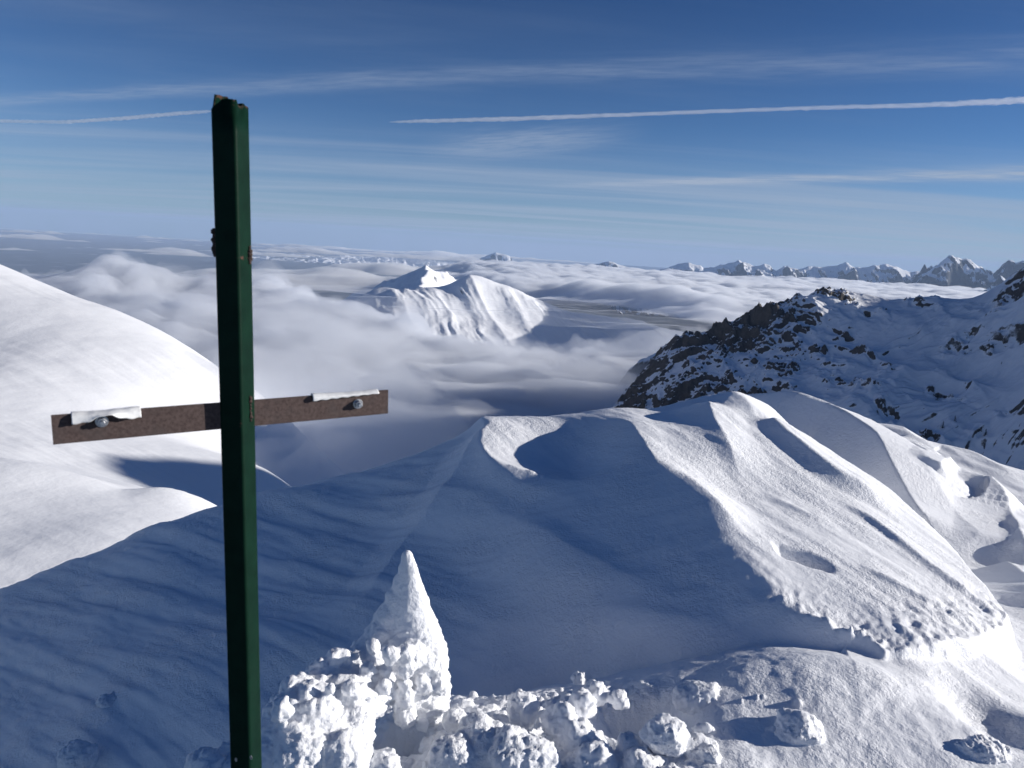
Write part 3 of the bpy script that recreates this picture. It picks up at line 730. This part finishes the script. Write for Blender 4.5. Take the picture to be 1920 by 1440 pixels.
def blobs_mesh(name, blobs, voxel, seed=0, rough=(0.006, 60., 0.003, 160.), sub=3, lump=0.2, smooth_above=None):
    """blobs: (centre, (rx, ry, rz)) -> one continuous, rough surface"""
    v0, f0 = ico(sub); V = []; Fq = []; n = 0
    for i, bl in enumerate(blobs):
        c, r = bl[:2]; lump_ = bl[2] if len(bl) > 2 else lump
        d = 1 + lump_ * pn3(v0 * 1.7 + i * 5.3 + seed) + lump_ * 0.5 * pn3(v0 * 3.6 + i * 3.1 + seed)
        V.append(np.asarray(c) + v0 * d[:, None] * np.asarray(r)); Fq.append(f0 + n); n += len(v0)
    tmp = bpy.data.objects.new('tmp', raw_mesh('tmp', np.concatenate(V), np.concatenate(Fq))); COL.objects.link(tmp)
    md = tmp.modifiers.new('remesh', 'REMESH'); md.mode = 'VOXEL'; md.voxel_size = voxel; md.use_smooth_shade = True
    sm = tmp.modifiers.new('smooth', 'SMOOTH'); sm.iterations = 2; sm.factor = 0.5
    dg = bpy.context.evaluated_depsgraph_get(); dg.update()
    me = bpy.data.meshes.new_from_object(tmp.evaluated_get(dg)); me.name = name
    bpy.data.objects.remove(tmp)
    k = len(me.vertices); co = np.empty(k * 3, np.float32); no = np.empty(k * 3, np.float32)
    me.vertices.foreach_get('co', co); me.vertices.foreach_get('normal', no)
    co = co.reshape(-1, 3).astype(float); no = no.reshape(-1, 3)
    # cauliflower surface: round lumps with sharp creases between them, then fine grain
    ab = lambda f, o_: np.abs(pn3(co * f + seed + o_)) - 0.25
    h = 2.2 * rough[0] * ab(rough[1], 0) + 1.3 * rough[0] * ab(rough[1] * 2.1, 3) + rough[2] * pn3(co * rough[3] + seed) + rough[0] * 1.0 * pn3(co * rough[1] * 0.4)
    if smooth_above is not None: h = h * (0.22 + 0.78 * sstep(-co[:, 2], -smooth_above, -smooth_above + 0.22))
    co = co + no * h[:, None]
    me.vertices.foreach_set('co', co.astype(np.float32).ravel()); me.update()
    me.polygons.foreach_set('use_smooth', np.ones(len(me.polygons), bool))
    return me

def blob(px, py, rpx, Y, sx=1.0, sy=1.0, sz=1.0):
    d = FW + (px - 960) / F_PX * RT - (py - 720) / F_PX * UP
    r = rpx / F_PX * (Y / d[1]); return (at(px, py, Y), (r * sx, r * sy, r * sz))

SUMMIT_CACHE = {}
def gz(x, y):
    return float(summit(np.array([[x]]), np.array([[y]]))[0, 0])

# the spire of packed snow left standing between the boot holes, with its lumpy shoulder
spire = []
for k in range(34):                                   # tapering tip
    t = k / 33.
    spire.append(blob(764 + 10 * t, 1042 + 175 * t, 11 + 50 * t ** 1.1, 2.34 - 0.02 * t, 1.0, 0.8, 1.0) + (0.05,))
spire += [blob(*a) + (0.08,) for a in [(757, 1066, 11, 2.338), (749, 1088, 12, 2.337), (752, 1098, 17, 2.335), (738, 1118, 16, 2.33), (743, 1130, 22, 2.33), (716, 1160, 16, 2.32), (700, 1185, 16, 2.31), (733, 1155, 28, 2.325), (722, 1185, 32, 2.315), (708, 1212, 34, 2.30), (690, 1230, 34, 2.28), (668, 1245, 32, 2.24)]]
spire += [blob(*a) for a in [(770, 1240, 64, 2.30), (806, 1250, 34, 2.31), (812, 1285, 34, 2.29), (800, 1320, 36, 2.27), (770, 1290, 50, 2.27), (735, 1250, 52, 2.27), (700, 1265, 48, 2.22), (712, 1215, 26, 2.28), (690, 1232, 22, 2.26),
    (660, 1262, 34, 2.18), (690, 1300, 46, 2.15), (640, 1310, 52, 2.10), (605, 1275, 30, 2.11), (600, 1250, 17, 2.12), (628, 1232, 16, 2.15), (645, 1228, 13, 2.16), (590, 1320, 50, 2.04), (560, 1300, 30, 2.04), (548, 1290, 20, 2.03),
    (525, 1318, 17, 1.99), (540, 1345, 44, 1.97), (600, 1365, 60, 1.97), (520, 1385, 46, 1.92), (660, 1360, 46, 2.02), (560, 1420, 60, 1.88), (500, 1430, 44, 1.86), (640, 1420, 50, 1.90), (700, 1212, 13, 2.19), (722, 1258, 13, 2.15), (752, 1275, 14, 2.2), (690, 1255, 15, 2.13), (780, 1240, 13, 2.22), (655, 1290, 16, 2.03), (575, 1300, 14, 1.98)]]
rs = np.random.default_rng(9)
for i in range(50):
    px = rs.uniform(510, 830); top = np.interp(px, [500, 560, 620, 700, 760, 830], [1330, 1300, 1240, 1230, 1215, 1270]); py = top + rs.uniform(0, 130)
    spire.append(blob(px, py, 6 + 16 * rs.random() ** 2, np.interp(px, [500, 830], [1.90, 2.28]) - 0.05))
o = link('snow_spire', blobs_mesh('snow_spire', spire, 0.0062, 3, (0.0036, 46., 0.0024, 190.), smooth_above=spire[12][0][2]), M_SNOW)
tag(o, 'sharp white spire of packed snow with a lumpy shoulder, right of the green post', 'snow spire')

# trampled rubble round the boot holes: one mass nobody could count
rub = []
for i in range(330):
    px = rs.uniform(690, 1330); py = rs.uniform(1275, 1500)
    if px > 1180 and py < 1300 or px < 1010 and py < 1325 or py < 1290: continue
    if ((px - 1215) / 110) ** 2 + ((py - 1345) / 72) ** 2 < 1: continue
    if ((px - 900) / 62) ** 2 + ((py - 1268) / 45) ** 2 < 1: continue
    if ((px - 745) / 60) ** 2 + ((py - 1390) / 40) ** 2 < 1: continue
    if px > 1330 and rs.random() < 0.6: continue
    g = hit(px, py, G0); r = 0.008 + 0.05 * rs.random() ** 2.4
    rub.append((g + np.array([0, 0, -0.4 * r + 0.010]), (r * rs.uniform(.9, 1.9), r * rs.uniform(.9, 1.7), r * rs.uniform(0.6, 1.0))))
for a in [(860, 1355, 26, 2.15), (900, 1400, 50, 2.04), (960, 1420, 52, 2.0), (850, 1430, 50, 1.98), (1000, 1440, 50, 1.97), (1050, 1350, 30, 2.13), (1090, 1320, 26, 2.2), (1120, 1300, 20, 2.27), (1080, 1380, 34, 2.08), (1110, 1430, 40, 1.99), (1160, 1310, 18, 2.25), (1180, 1400, 24, 2.05), (980, 1330, 30, 2.2), (1200, 1440, 34, 1.97), (1330, 1420, 22, 2.0), (720, 1440, 34, 1.92), (380, 1436, 32, 1.86), (432, 1412, 22, 1.9), (400, 1470, 50, 1.84), (450, 1450, 40, 1.86)]:
    rub.append(blob(*a))
o = link('snow_rubble', blobs_mesh('snow_rubble', rub, 0.0072, 21, (0.0042, 52., 0.0026, 180.)), M_SNOW); tag(o, kind='stuff')

# single lumps that lie loose
def clump(px, py, rpx, label, f=None, sx=1.1, sz=0.85, seed=0, lift=-0.08, n=7):
    g = hit(px, py + rpx * 0.55, f or (lambda x, y: G0(x, y)))
    g[2] = gz(g[0], g[1]); d = np.linalg.norm(g); r = rpx / F_PX * d * 0.95
    B = [((0, 0, 0), (r * sx, r, r * sz))]
    q = np.random.default_rng(seed)
    for i in range(n):
        a = q.uniform(0, 6.28); B.append(((r * .6 * math.cos(a), r * .6 * math.sin(a), r * q.uniform(-.2, .5) * sz), (r * q.uniform(.25, .5),) * 3))
    o = link('snow_clump', blobs_mesh('snow_clump', B, max(0.004, r * 0.09), seed, (0.0028, 80., 0.002, 190.)), M_SNOW)
    o.location = (g[0], g[1], g[2] + r * lift * sz)
    return tag(o, label, 'snow clump', 'loose clumps of snow on the trampled summit')
clump(1245, 1385, 34, 'round ball of snow lying in the shaded boot hole', seed=1, lift=0.9)
clump(812, 1335, 27, 'rounded block of snow at the foot of the snow spire', seed=2)
clump(1500, 1348, 38, 'largest loose lump, half in shadow, alone on the smooth snow below the overhanging slab', seed=3)
clump(1088, 1272, 15, 'small smooth snow egg at the upper edge of the rubble, tallest of a close pair', seed=4, sx=0.8, sz=1.3)
clump(1112, 1280, 10, 'tiny snow lump just right of the smooth snow egg', seed=5)
clump(150, 1425, 26, 'frosty lump poking out of the blue shaded flank at the lower left corner', f=lambda x, y: LS0(x, y), seed=6, lift=0.75)
clump(205, 1300, 16, 'small flat lump half sunk in the blue shaded flank left of the post', f=lambda x, y: LS0(x, y), seed=7, sz=0.5)
clump(1840, 1400, 24, 'angular flat snow slab lying at the lower right corner', seed=8, sx=1.7, sz=0.75, n=2)

# ------------------------------------------------------------------ the summit cross
def metal_post():
    m, t = mat('green_paint'); tc = t.add('ShaderNodeTexCoord'); co = tc.outputs['Object']
    at_ = t.add('ShaderNodeAttribute', attribute_name='wear')
    n = t.noise(co, 90, 5, 0.65)
    k = t.mapr(t.math('ADD', at_.outputs['Fac'], t.math('MULTIPLY', t.math('SUBTRACT', n, 0.5), 1.1)), 0.45, 0.6)
    b = t.add('ShaderNodeBsdfPrincipled')
    n2 = t.noise(co, 25, 4, 0.6)
    g = t.mix(n2, (0.0017, 0.0095, 0.006, 1), (0.0056, 0.029, 0.0165, 1))
    t.link(t.mix(k, g, (0.085, 0.045, 0.035, 1)), b.inputs['Base Color'])
    t.link(t.mapr(k, 0, 1, 0.5, 0.85), b.inputs['Roughness']); b.inputs['Specular IOR Level'].default_value = 0.06
    bp = t.add('ShaderNodeBump'); bp.inputs['Strength'].default_value = 0.25; bp.inputs['Distance'].default_value = 0.002
    t.link(n, bp.inputs['Height']); t.link(bp.outputs[0], b.inputs['Normal']); finish(t, b.outputs[0]); return m

def rust():
    m, t = mat('rusty_steel'); tc = t.add('ShaderNodeTexCoord'); co = tc.outputs['Object']
    n = t.noise(co, 160, 6, 0.7); n2 = t.noise(co, 18, 4, 0.6); n3 = t.noise(co, 600, 3, 0.6)
    c = t.mix(t.mapr(n, 0.3, 0.7), (0.058, 0.040, 0.037, 1), (0.115, 0.083, 0.075, 1))
    c = t.mix(t.mapr(n2, 0.45, 0.7, 0.0, 0.5), c, (0.075, 0.062, 0.060, 1))
    b = t.add('ShaderNodeBsdfPrincipled'); t.link(c, b.inputs['Base Color']); b.inputs['Roughness'].default_value = 0.85
    b.inputs['Specular IOR Level'].default_value = 0.2
    bp = t.add('ShaderNodeBump'); bp.inputs['Strength'].default_value = 0.35; bp.inputs['Distance'].default_value = 0.001
    t.link(n3, bp.inputs['Height']); t.link(bp.outputs[0], b.inputs['Normal']); finish(t, b.outputs[0]); return m

def plain(name, c, rough=0.6, metal=0.0, bump=0.0):
    m, t = mat(name); tc = t.add('ShaderNodeTexCoord')
    b = t.add('ShaderNodeBsdfPrincipled'); n = t.noise(tc.outputs['Object'], 120, 4, 0.6)
    t.link(t.mix(n, tuple(x * 0.85 for x in c) + (1,), tuple(min(1, x * 1.12) for x in c) + (1,)), b.inputs['Base Color'])
    b.inputs['Roughness'].default_value = rough; b.inputs['Metallic'].default_value = metal
    if bump:
        bp = t.add('ShaderNodeBump'); bp.inputs['Strength'].default_value = 0.5; bp.inputs['Distance'].default_value = bump
        t.link(n, bp.inputs['Height']); t.link(bp.outputs[0], b.inputs['Normal'])
    finish(t, b.outputs[0]); return m

M_GREEN, M_RUST = metal_post(), rust()
M_ZINC = plain('zinc', (0.55, 0.55, 0.56), 0.38, 1.0); M_PAPER = plain('white_foil', (0.80, 0.80, 0.79), 0.55, 0.0, 0.0015)
M_SCAR = plain('burnt_weld', (0.045, 0.028, 0.022), 0.9, 0.0, 0.002)

def build_cross():
    top = at(431, 190, 1.405); bot = at(462, 1440, 1.425)
    ax = (top - bot) / np.linalg.norm(top - bot)
    base = bot + ax * ((-1.62 - bot[2]) / ax[2])
    root = bpy.data.objects.new('summit_cross', None); COL.objects.link(root); root.location = base
    tag(root, 'dark green steel post with a short rusty crossbar, a plain summit cross in the snow', 'summit cross')
    O = base
    av = math.radians(-11); u = np.array([math.cos(av), math.sin(av), 0]); u -= ax * (u @ ax); u /= np.linalg.norm(u); v = np.cross(ax, u)
    H = float((top - base) @ ax)
    # rounded hollow section, cut crooked at the top
    a = 0.0245; rad = 0.006; th = 0.0035
    def ring(a_, r_):
        P = []
        for cx, cy, s0 in [(1, -1, -90), (1, 1, 0), (-1, 1, 90), (-1, -1, 180)]:
            for k in range(6):
                q = math.radians(s0 + 90 * k / 5); P.append((cx * (a_ - r_) + r_ * math.cos(q), cy * (a_ - r_) + r_ * math.sin(q)))
            nx_, ny_ = {(1, -1): (1, 1), (1, 1): (-1, 1), (-1, 1): (-1, -1), (-1, -1): (1, -1)}[(cx, cy)]
            for k in range(1, 8):
                f = k / 8; P.append((cx * (a_ - r_) * (1 - f) + nx_ * (a_ - r_) * f if cy == ny_ else cx * a_, cy * (a_ - r_) * (1 - f) + ny_ * (a_ - r_) * f if cx == nx_ else cy * a_))
        return np.array(P)
    ro, ri = ring(a, rad), ring(a - th, rad - th * 0.7)
    def toph(p):
        x, y = p
        h = -0.0005 * math.sin(x * 400 + y * 330)
        if y < -a * 0.6: h += float(np.interp(x, [-a, 0.001, a * .8, a], [-0.018, 0.0, 0.0, 0.0]))
        elif x < -a * 0.6: h += float(np.interp(y, [-a * .6, -a * .45, a], [-0.012, 0.010, 0.011]))
        elif x > a * 0.6: h += -0.007 + 0.002 * math.sin(y * 160)
        return h
    lv = np.r_[np.linspace(0, H - 0.03, 60)]
    n = len(ro); V = []; wear = []
    for ring_, inner in ((ro, 0), (ri, 1)):
        for z in lv:
            for p in ring_: V.append(u * p[0] + v * p[1] + ax * z); wear.append(0.0)
        for p in ring_:
            V.append(u * p[0] + v * p[1] + ax * (H - 0.03)); wear.append(0.12)
        for p in ring_:
            V.append(u * p[0] + v * p[1] + ax * (H + toph(p))); wear.append(0.5 if p[0] > 0.02 or inner else 0.25)
    m = len(lv) + 2; Fq = []
    for z in range(m - 1):
        for i in range(n):
            j = (i + 1) % n
            Fq.append((z * n + i, z * n + j, (z + 1) * n + j, (z + 1) * n + i))
            b_ = m * n; Fq.append((b_ + z * n + j, b_ + z * n + i, b_ + (z + 1) * n + i, b_ + (z + 1) * n + j))
    for i in range(n):
        j = (i + 1) % n; t_ = (m - 1) * n; Fq.append((t_ + i, t_ + j, m * n + t_ + j, m * n + t_ + i))
    V = np.array(V); wear = np.array(wear)
    zz = V @ ax
    # paint worn to rust near the welds on the lit side
    hy = float((at(478, 768, 1.45) - O) @ ax); hs = float((at(470, 477, 1.42) - O) @ ax)
    side = (V @ u) > a * 0.7
    wear += side * (0.6 * np.exp(-((zz - hy + 0.02) / 0.02) ** 2) + 0.5 * np.exp(-((zz - hs) / 0.018) ** 2))
    me = raw_mesh('post', V, Fq); at_ = me.attributes.new('wear', 'FLOAT', 'POINT'); at_.data.foreach_set('value', wear.astype(np.float32))
    link('post', me, M_GREEN, root)
    # crossbar
    pl, pr = at(97.5, 806, 1.25), at(727, 753, 1.58)
    bu = (pr - pl); L = np.linalg.norm(bu); bu /= L
    bn = np.array([bu[1], -bu[0], 0]); bn /= np.linalg.norm(bn); bw = np.cross(bn, bu); bw *= np.sign(bw[2])
    hh = 0.0262; tk = 0.0025
    us = np.linspace(0, L, 24); pr_ = [(-tk, -hh), (tk, -hh), (tk, hh), (-tk, hh)]
    bevel = 0.0006
    sec = [(tk, -hh + bevel), (tk, hh - bevel), (tk - bevel, hh), (-tk + bevel, hh), (-tk, hh - bevel), (-tk, -hh + bevel), (-tk + bevel, -hh), (tk - bevel, -hh)]
    V = []; k = len(sec)
    for x in us:
        for c, d in sec: V.append(pl - O + bu * x + bn * c + bw * d)
    Fq = [(i * k + j, i * k + (j + 1) % k, (i + 1) * k + (j + 1) % k, (i + 1) * k + j) for i in range(len(us) - 1) for j in range(k)]
    me = bpy.data.meshes.new('crossbar'); e = (len(us) - 1) * k
    me.from_pydata([tuple(p) for p in V], [], [tuple(f) for f in Fq] + [tuple(range(k))[::-1], tuple(e + j for j in range(k))])
    import bmesh
    bm = bmesh.new(); bm.from_mesh(me); bmesh.ops.recalc_face_normals(bm, faces=bm.faces); bm.to_mesh(me); bm.free()
    link('crossbar', me, M_RUST, root)
    def on_bar(px, py):
        """bar coordinates of a photograph pixel on the bar's front face"""
        d = FW + (px - 960) / F_PX * RT - (py - 720) / F_PX * UP
        s_ = ((pl + bn * tk) @ bn) / (d @ bn); q = d * s_ - pl
        return q @ bu, q @ bw
    # bolts
    def cyl(c, axis, r, h, seg, e1, e2, ph=0.0):
        A = [c + (e1 * math.cos(ph + 2 * math.pi * i / seg) + e2 * math.sin(ph + 2 * math.pi * i / seg)) * r for i in range(seg)]
        ch = min(0.0012, h * 0.3)
        A2 = [p + axis * (h - ch) for p in A]; A3 = [c + (p - c) * (1 - ch / r) + axis * h for p in A]
        return A, A2, A3
    def bolt(px, py, label, ph):
        x, wv = on_bar(px, py); c = pl - O + bu * x + bw * wv + bn * tk
        V = []; Fq = []
        def add(c0, r, h, seg, p0=0.0):
            A = cyl(c0, bn, r, h, seg, bu, bw, p0); b0 = len(V)
            for R_ in A: V.extend(R_)
            for l in range(2):
                for i in range(seg):
                    j = (i + 1) % seg; Fq.append((b0 + l * seg + i, b0 + l * seg + j, b0 + (l + 1) * seg + j, b0 + (l + 1) * seg + i))
            Fq.append(tuple(b0 + 2 * seg + i for i in range(seg)))
        add(c + bn * 0.0018, 0.0088, 0.0085, 6, ph)
        add(c + bn * 0.0103, 0.0046, 0.0055, 20)
        me = bpy.data.meshes.new('bolt'); me.from_pydata([tuple(p) for p in V], [], Fq); me.update()
        b = link('bolt', me, M_ZINC, root)
        V.clear(); Fq.clear(); add(c, 0.0108, 0.0018, 28)
        me = bpy.data.meshes.new('washer'); me.from_pydata([tuple(p) for p in V], [], Fq); me.update()
        link('washer', me, M_ZINC, b)
    bolt(191, 790, '', 0.2); bolt(671, 757, '', 0.6)
    # torn remains of a white plate folded over the bar's top edge
    def flap(px0, px1, drop, label, seed, mid, tilt):
        x0, _ = on_bar(px0, 775); x1, _ = on_bar(px1, 760)
        nu, nv = 60, 22; V = np.zeros((nv, nu, 3)); rr_ = np.random.default_rng(seed)
        for j in range(nu):
            f = j / (nu - 1); x = x0 + (x1 - x0) * f
            w_ = drop(f); up = 0.0022 + 0.0012 * math.sin(f * 5 + seed) + 0.0003 * math.sin(f * 23)
            path = [(-0.006, -0.010), (-0.0055, 0.0), (-0.003, up), (0.004 + 0.003 * mid(f), up - 0.0015), (0.010 + 0.006 * mid(f), -0.003), (0.012 + 0.010 * mid(f) + tilt, -w_)]
            tt = np.linspace(0, 1, nv); pk = np.linspace(0, 1, len(path)); cn = np.interp(tt, pk, [p[0] for p in path]); cw = np.interp(tt, pk, [p[1] for p in path])
            V[:, j] = (pl - O)[None] + bu * x + bn[None] * cn[:, None] + bw[None] * (hh + cw)[:, None]
        q = V.reshape(-1, 3); nz_ = pn3(q * 60 + seed) * 0.0007 + pn3(q * 260 + seed) * 0.00012
        q = q + bn * nz_[:, None] + bw * (pn3(q * 90 + 7) * 0.0003)[:, None]
        me = raw_mesh('torn_plate', q, grid_faces(nv, nu)); o = link('torn_plate', me, M_PAPER, root)
        md = o.modifiers.new('thick', 'SOLIDIFY'); md.thickness = 0.0009
        o['label'] = label
    flap(133, 263, lambda f: 0.0165 - 0.0125 * math.exp(-((f - 0.48) / 0.2) ** 2) + 0.001 * math.sin(f * 31) - 0.002 * f, 'torn white plate remnant above the left bolt, its lower edge pushed up', 3, lambda f: math.exp(-((f - 0.48) / 0.25) ** 2), 0.0)
    flap(585, 708, lambda f: 0.0095 - 0.006 * f + 0.0008 * math.sin(f * 40), 'narrow torn white plate remnant above the right bolt', 8, lambda f: 0.15, -0.004)
    # weld beads where the bar meets the post, and stubs of an older bar burnt off higher up
    cx_ = float(((top + bot) / 2 - pl) @ bu)
    def weld(name, pts, r, seed, label=None):
        B = [(np.array(p) - O, (r * q, r * q, r * q * 1.1)) for p, q in pts]
        o = link(name, blobs_mesh(name, B, 0.0011, seed, (0.0008, 300., 0.0004, 700.), sub=2), M_SCAR, root)
        if label: o['label'] = label
    ctr = lambda py: bot + ax * ((at(447, py, 1.41) - bot) @ ax)
    pts = [(ctr(y) + u * (a + 0.001) + v * 0.004 + bw * 0, q) for y, q in [(745, 1.0), (752, 1.2), (759, .9), (766, 1.0), (774, .8), (781, 1.1), (788, .8)]]
    weld('weld_bead', pts, 0.0032, 5)
    pts = [(ctr(y) - u * (a + 0.001) - v * 0.012, q) for y, q in [(748, 1.0), (760, 1.0), (770, 1.1), (782, 1.0)]]
    weld('weld_bead', pts, 0.0032, 6)
    pts = [(ctr(y) - u * (a + 0.003) - v * (a - 0.008), q) for y, q in [(437, 1.1), (444, .6), (452, 1.3), (460, .8), (468, 1.2), (475, .9), (480, .6)]]
    weld('weld_scar', pts, 0.0052, 7, 'jagged row of burnt weld stubs on the left edge of the post')
    pts = [(ctr(y) + u * (a + 0.0005) + v * (a - 0.012), q) for y, q in [(463, .8), (470, 1.2), (477, 1.4), (484, 1.3), (491, .8)]]
    weld('weld_scar', pts, 0.0040, 8, 'rusty weld scar on the lit right face of the post')
    for px, py in ((443, 1424), (471, 1420)):
        d = ray(px, py); nf = -v; s_ = ((bot - v * a) @ nf) / (d @ nf); c = d * s_ - O + nf * 0.0004
        V = [c + (u * math.cos(q) + ax * math.sin(q) * 1.8) * 0.0028 + nf * k for k in (0, 0.0008) for q in np.linspace(0, 2 * math.pi, 13)[:-1]]
        Fq = [(i, (i + 1) % 12, 12 + (i + 1) % 12, 12 + i) for i in range(12)] + [tuple(range(12, 24))]
        me = bpy.data.meshes.new('rivet'); me.from_pydata([tuple(p) for p in V], [], Fq); me.update(); link('rivet', me, M_ZINC, root)
build_cross()

# ------------------------------------------------------------------ contrails: long thin bodies of cloud high above
def contrail(pts, alt, tau, label, seed, flat=0.8):
    P = []; Rr = []
    n = 160; a = np.array(pts, float); s_ = np.linspace(0, 1, len(a)); t = np.linspace(0, 1, n)
    px = np.interp(t, s_, a[:, 0]); py = np.interp(t, s_, a[:, 1]); wd = np.interp(t, s_, a[:, 2])
    k = np.ones(9) / 9
    py = np.convolve(np.pad(py, 4, 'edge'), k, 'valid'); wd = np.convolve(np.pad(wd, 4, 'edge'), k, 'valid')
    V = []; seg = 20
    for i in range(n):
        d = FW + (px[i] - 960) / F_PX * RT - (py[i] - 720) / F_PX * UP
        s = alt / d[2]; P.append(d * s); Rr.append(wd[i] / 2 / F_PX * s)
    P = np.array(P); Rr = np.array(Rr); T = np.gradient(P, axis=0); T /= np.linalg.norm(T, axis=1)[:, None]
    L = np.r_[0, np.cumsum(np.linalg.norm(np.diff(P, axis=0), axis=1))]
    taper = np.minimum(1, np.minimum(t / 0.04, (1 - t) / 0.04)) ** 0.5
    for i in range(n):
        sd = np.cross(T[i], [0, 0, 1]); sd /= np.linalg.norm(sd); up = np.cross(sd, T[i])
        q = np.linspace(0, 2 * np.pi, seg, endpoint=False)
        pos = np.stack([np.full(seg, L[i] / Rr.mean() / 2.2), np.cos(q) * 1.3, np.sin(q) * 1.3], -1)
        rn = Rr[i] * max(taper[i], 0.02) * (1 + 0.28 * pn3(pos * 1.3 + seed) + 0.28 * pn3(pos * 4 + seed))
        V.append(P[i] + (np.cos(q) * rn)[:, None] * sd + (np.sin(q) * rn * flat)[:, None] * up)
    V = np.concatenate(V); Fq = [(i * seg + j, i * seg + (j + 1) % seg, (i + 1) * seg + (j + 1) % seg, (i + 1) * seg + j) for i in range(n - 1) for j in range(seg)]
    me = bpy.data.meshes.new('contrail'); me.from_pydata([tuple(p) for p in V], [], Fq + [tuple(range(seg))[::-1], tuple((n - 1) * seg + j for j in range(seg))])
    import bmesh
    bm = bmesh.new(); bm.from_mesh(me); bmesh.ops.recalc_face_normals(bm, faces=bm.faces)
    if bm.calc_volume(signed=True) < 0: bmesh.ops.reverse_faces(bm, faces=bm.faces)
    bm.to_mesh(me); bm.free()
    o = link('contrail', me, volume('contrail_ice', tau / (2 * Rr.mean()), (1, 1, 1, 1), 0.25)); tag(o, label, 'contrail', 'contrails and long cloud bands in the sky')
contrail([(728, 229, 4), (790, 227, 8), (960, 223, 10), (1200, 214, 9), (1500, 203, 9), (1740, 197, 11), (1920, 188, 16), (2060, 181, 20)], 1500, 0.5, 'thin crisp white contrail crossing the sky, lower and sharper than the broad band above it', 1)
contrail([(-120, 226, 8), (0, 227, 8), (120, 229, 8), (230, 222, 8), (330, 213, 9), (400, 208, 7)], 1550, 0.36, 'short thin contrail left of the post top', 3)

# ------------------------------------------------------------------ a few dark conifers on the shaded ridge
def conifers():
    mb = plain('bark', (0.03, 0.022, 0.018), 0.9); mc = plain('needles', (0.018, 0.022, 0.016), 0.9)
    rs = np.random.default_rng(4)
    for px, py, h in [(1757, 750, 8), (1767, 803, 8), (1790, 789, 6), (1847, 818, 8), (1877, 686, 5), (1839, 810, 6)]:
        p = hit(px, py, RIDGE_Z, 560, 1040)
        root = bpy.data.objects.new('conifer_tree', None); COL.objects.link(root); root.location = p - np.array([0, 0, 0.4])
        tag(root, 'tiny dark conifer standing on the shaded snowy ridge', 'conifer', 'conifers scattered on the shaded ridge')
        q = np.linspace(0, 2 * np.pi, 7)[:-1]
        V = [(0.22 * math.cos(a), 0.22 * math.sin(a), 0) for a in q] + [(0.03 * math.cos(a), 0.03 * math.sin(a), h) for a in q]
        link('trunk', raw_mesh('trunk', V, [(i, (i + 1) % 6, 6 + (i + 1) % 6, 6 + i) for i in range(6)]), mb, root)
        V = []; Fq = []
        for k in range(130):
            z = h * (0.12 + 0.86 * rs.random()); r = (h - z) * 0.34 * rs.uniform(0.4, 1.15) + 0.12; a = rs.uniform(0, 6.28)
            c = np.array([math.cos(a), math.sin(a), 0]); s = np.array([-c[1], c[0], 0]); b = len(V); w_ = 0.10 * h * rs.uniform(.4, .9)
            V += [np.array([0, 0, z]) + s * w_ * .25, np.array([0, 0, z]) - s * w_ * .25, c * r + np.array([0, 0, z - .3 * r]) - s * w_ * .5, c * r + np.array([0, 0, z - .3 * r]) + s * w_ * .5]
            Fq.append((b, b + 1, b + 2, b + 3))
        link('crown', raw_mesh('crown', np.array(V), Fq), mc, root)
conifers()
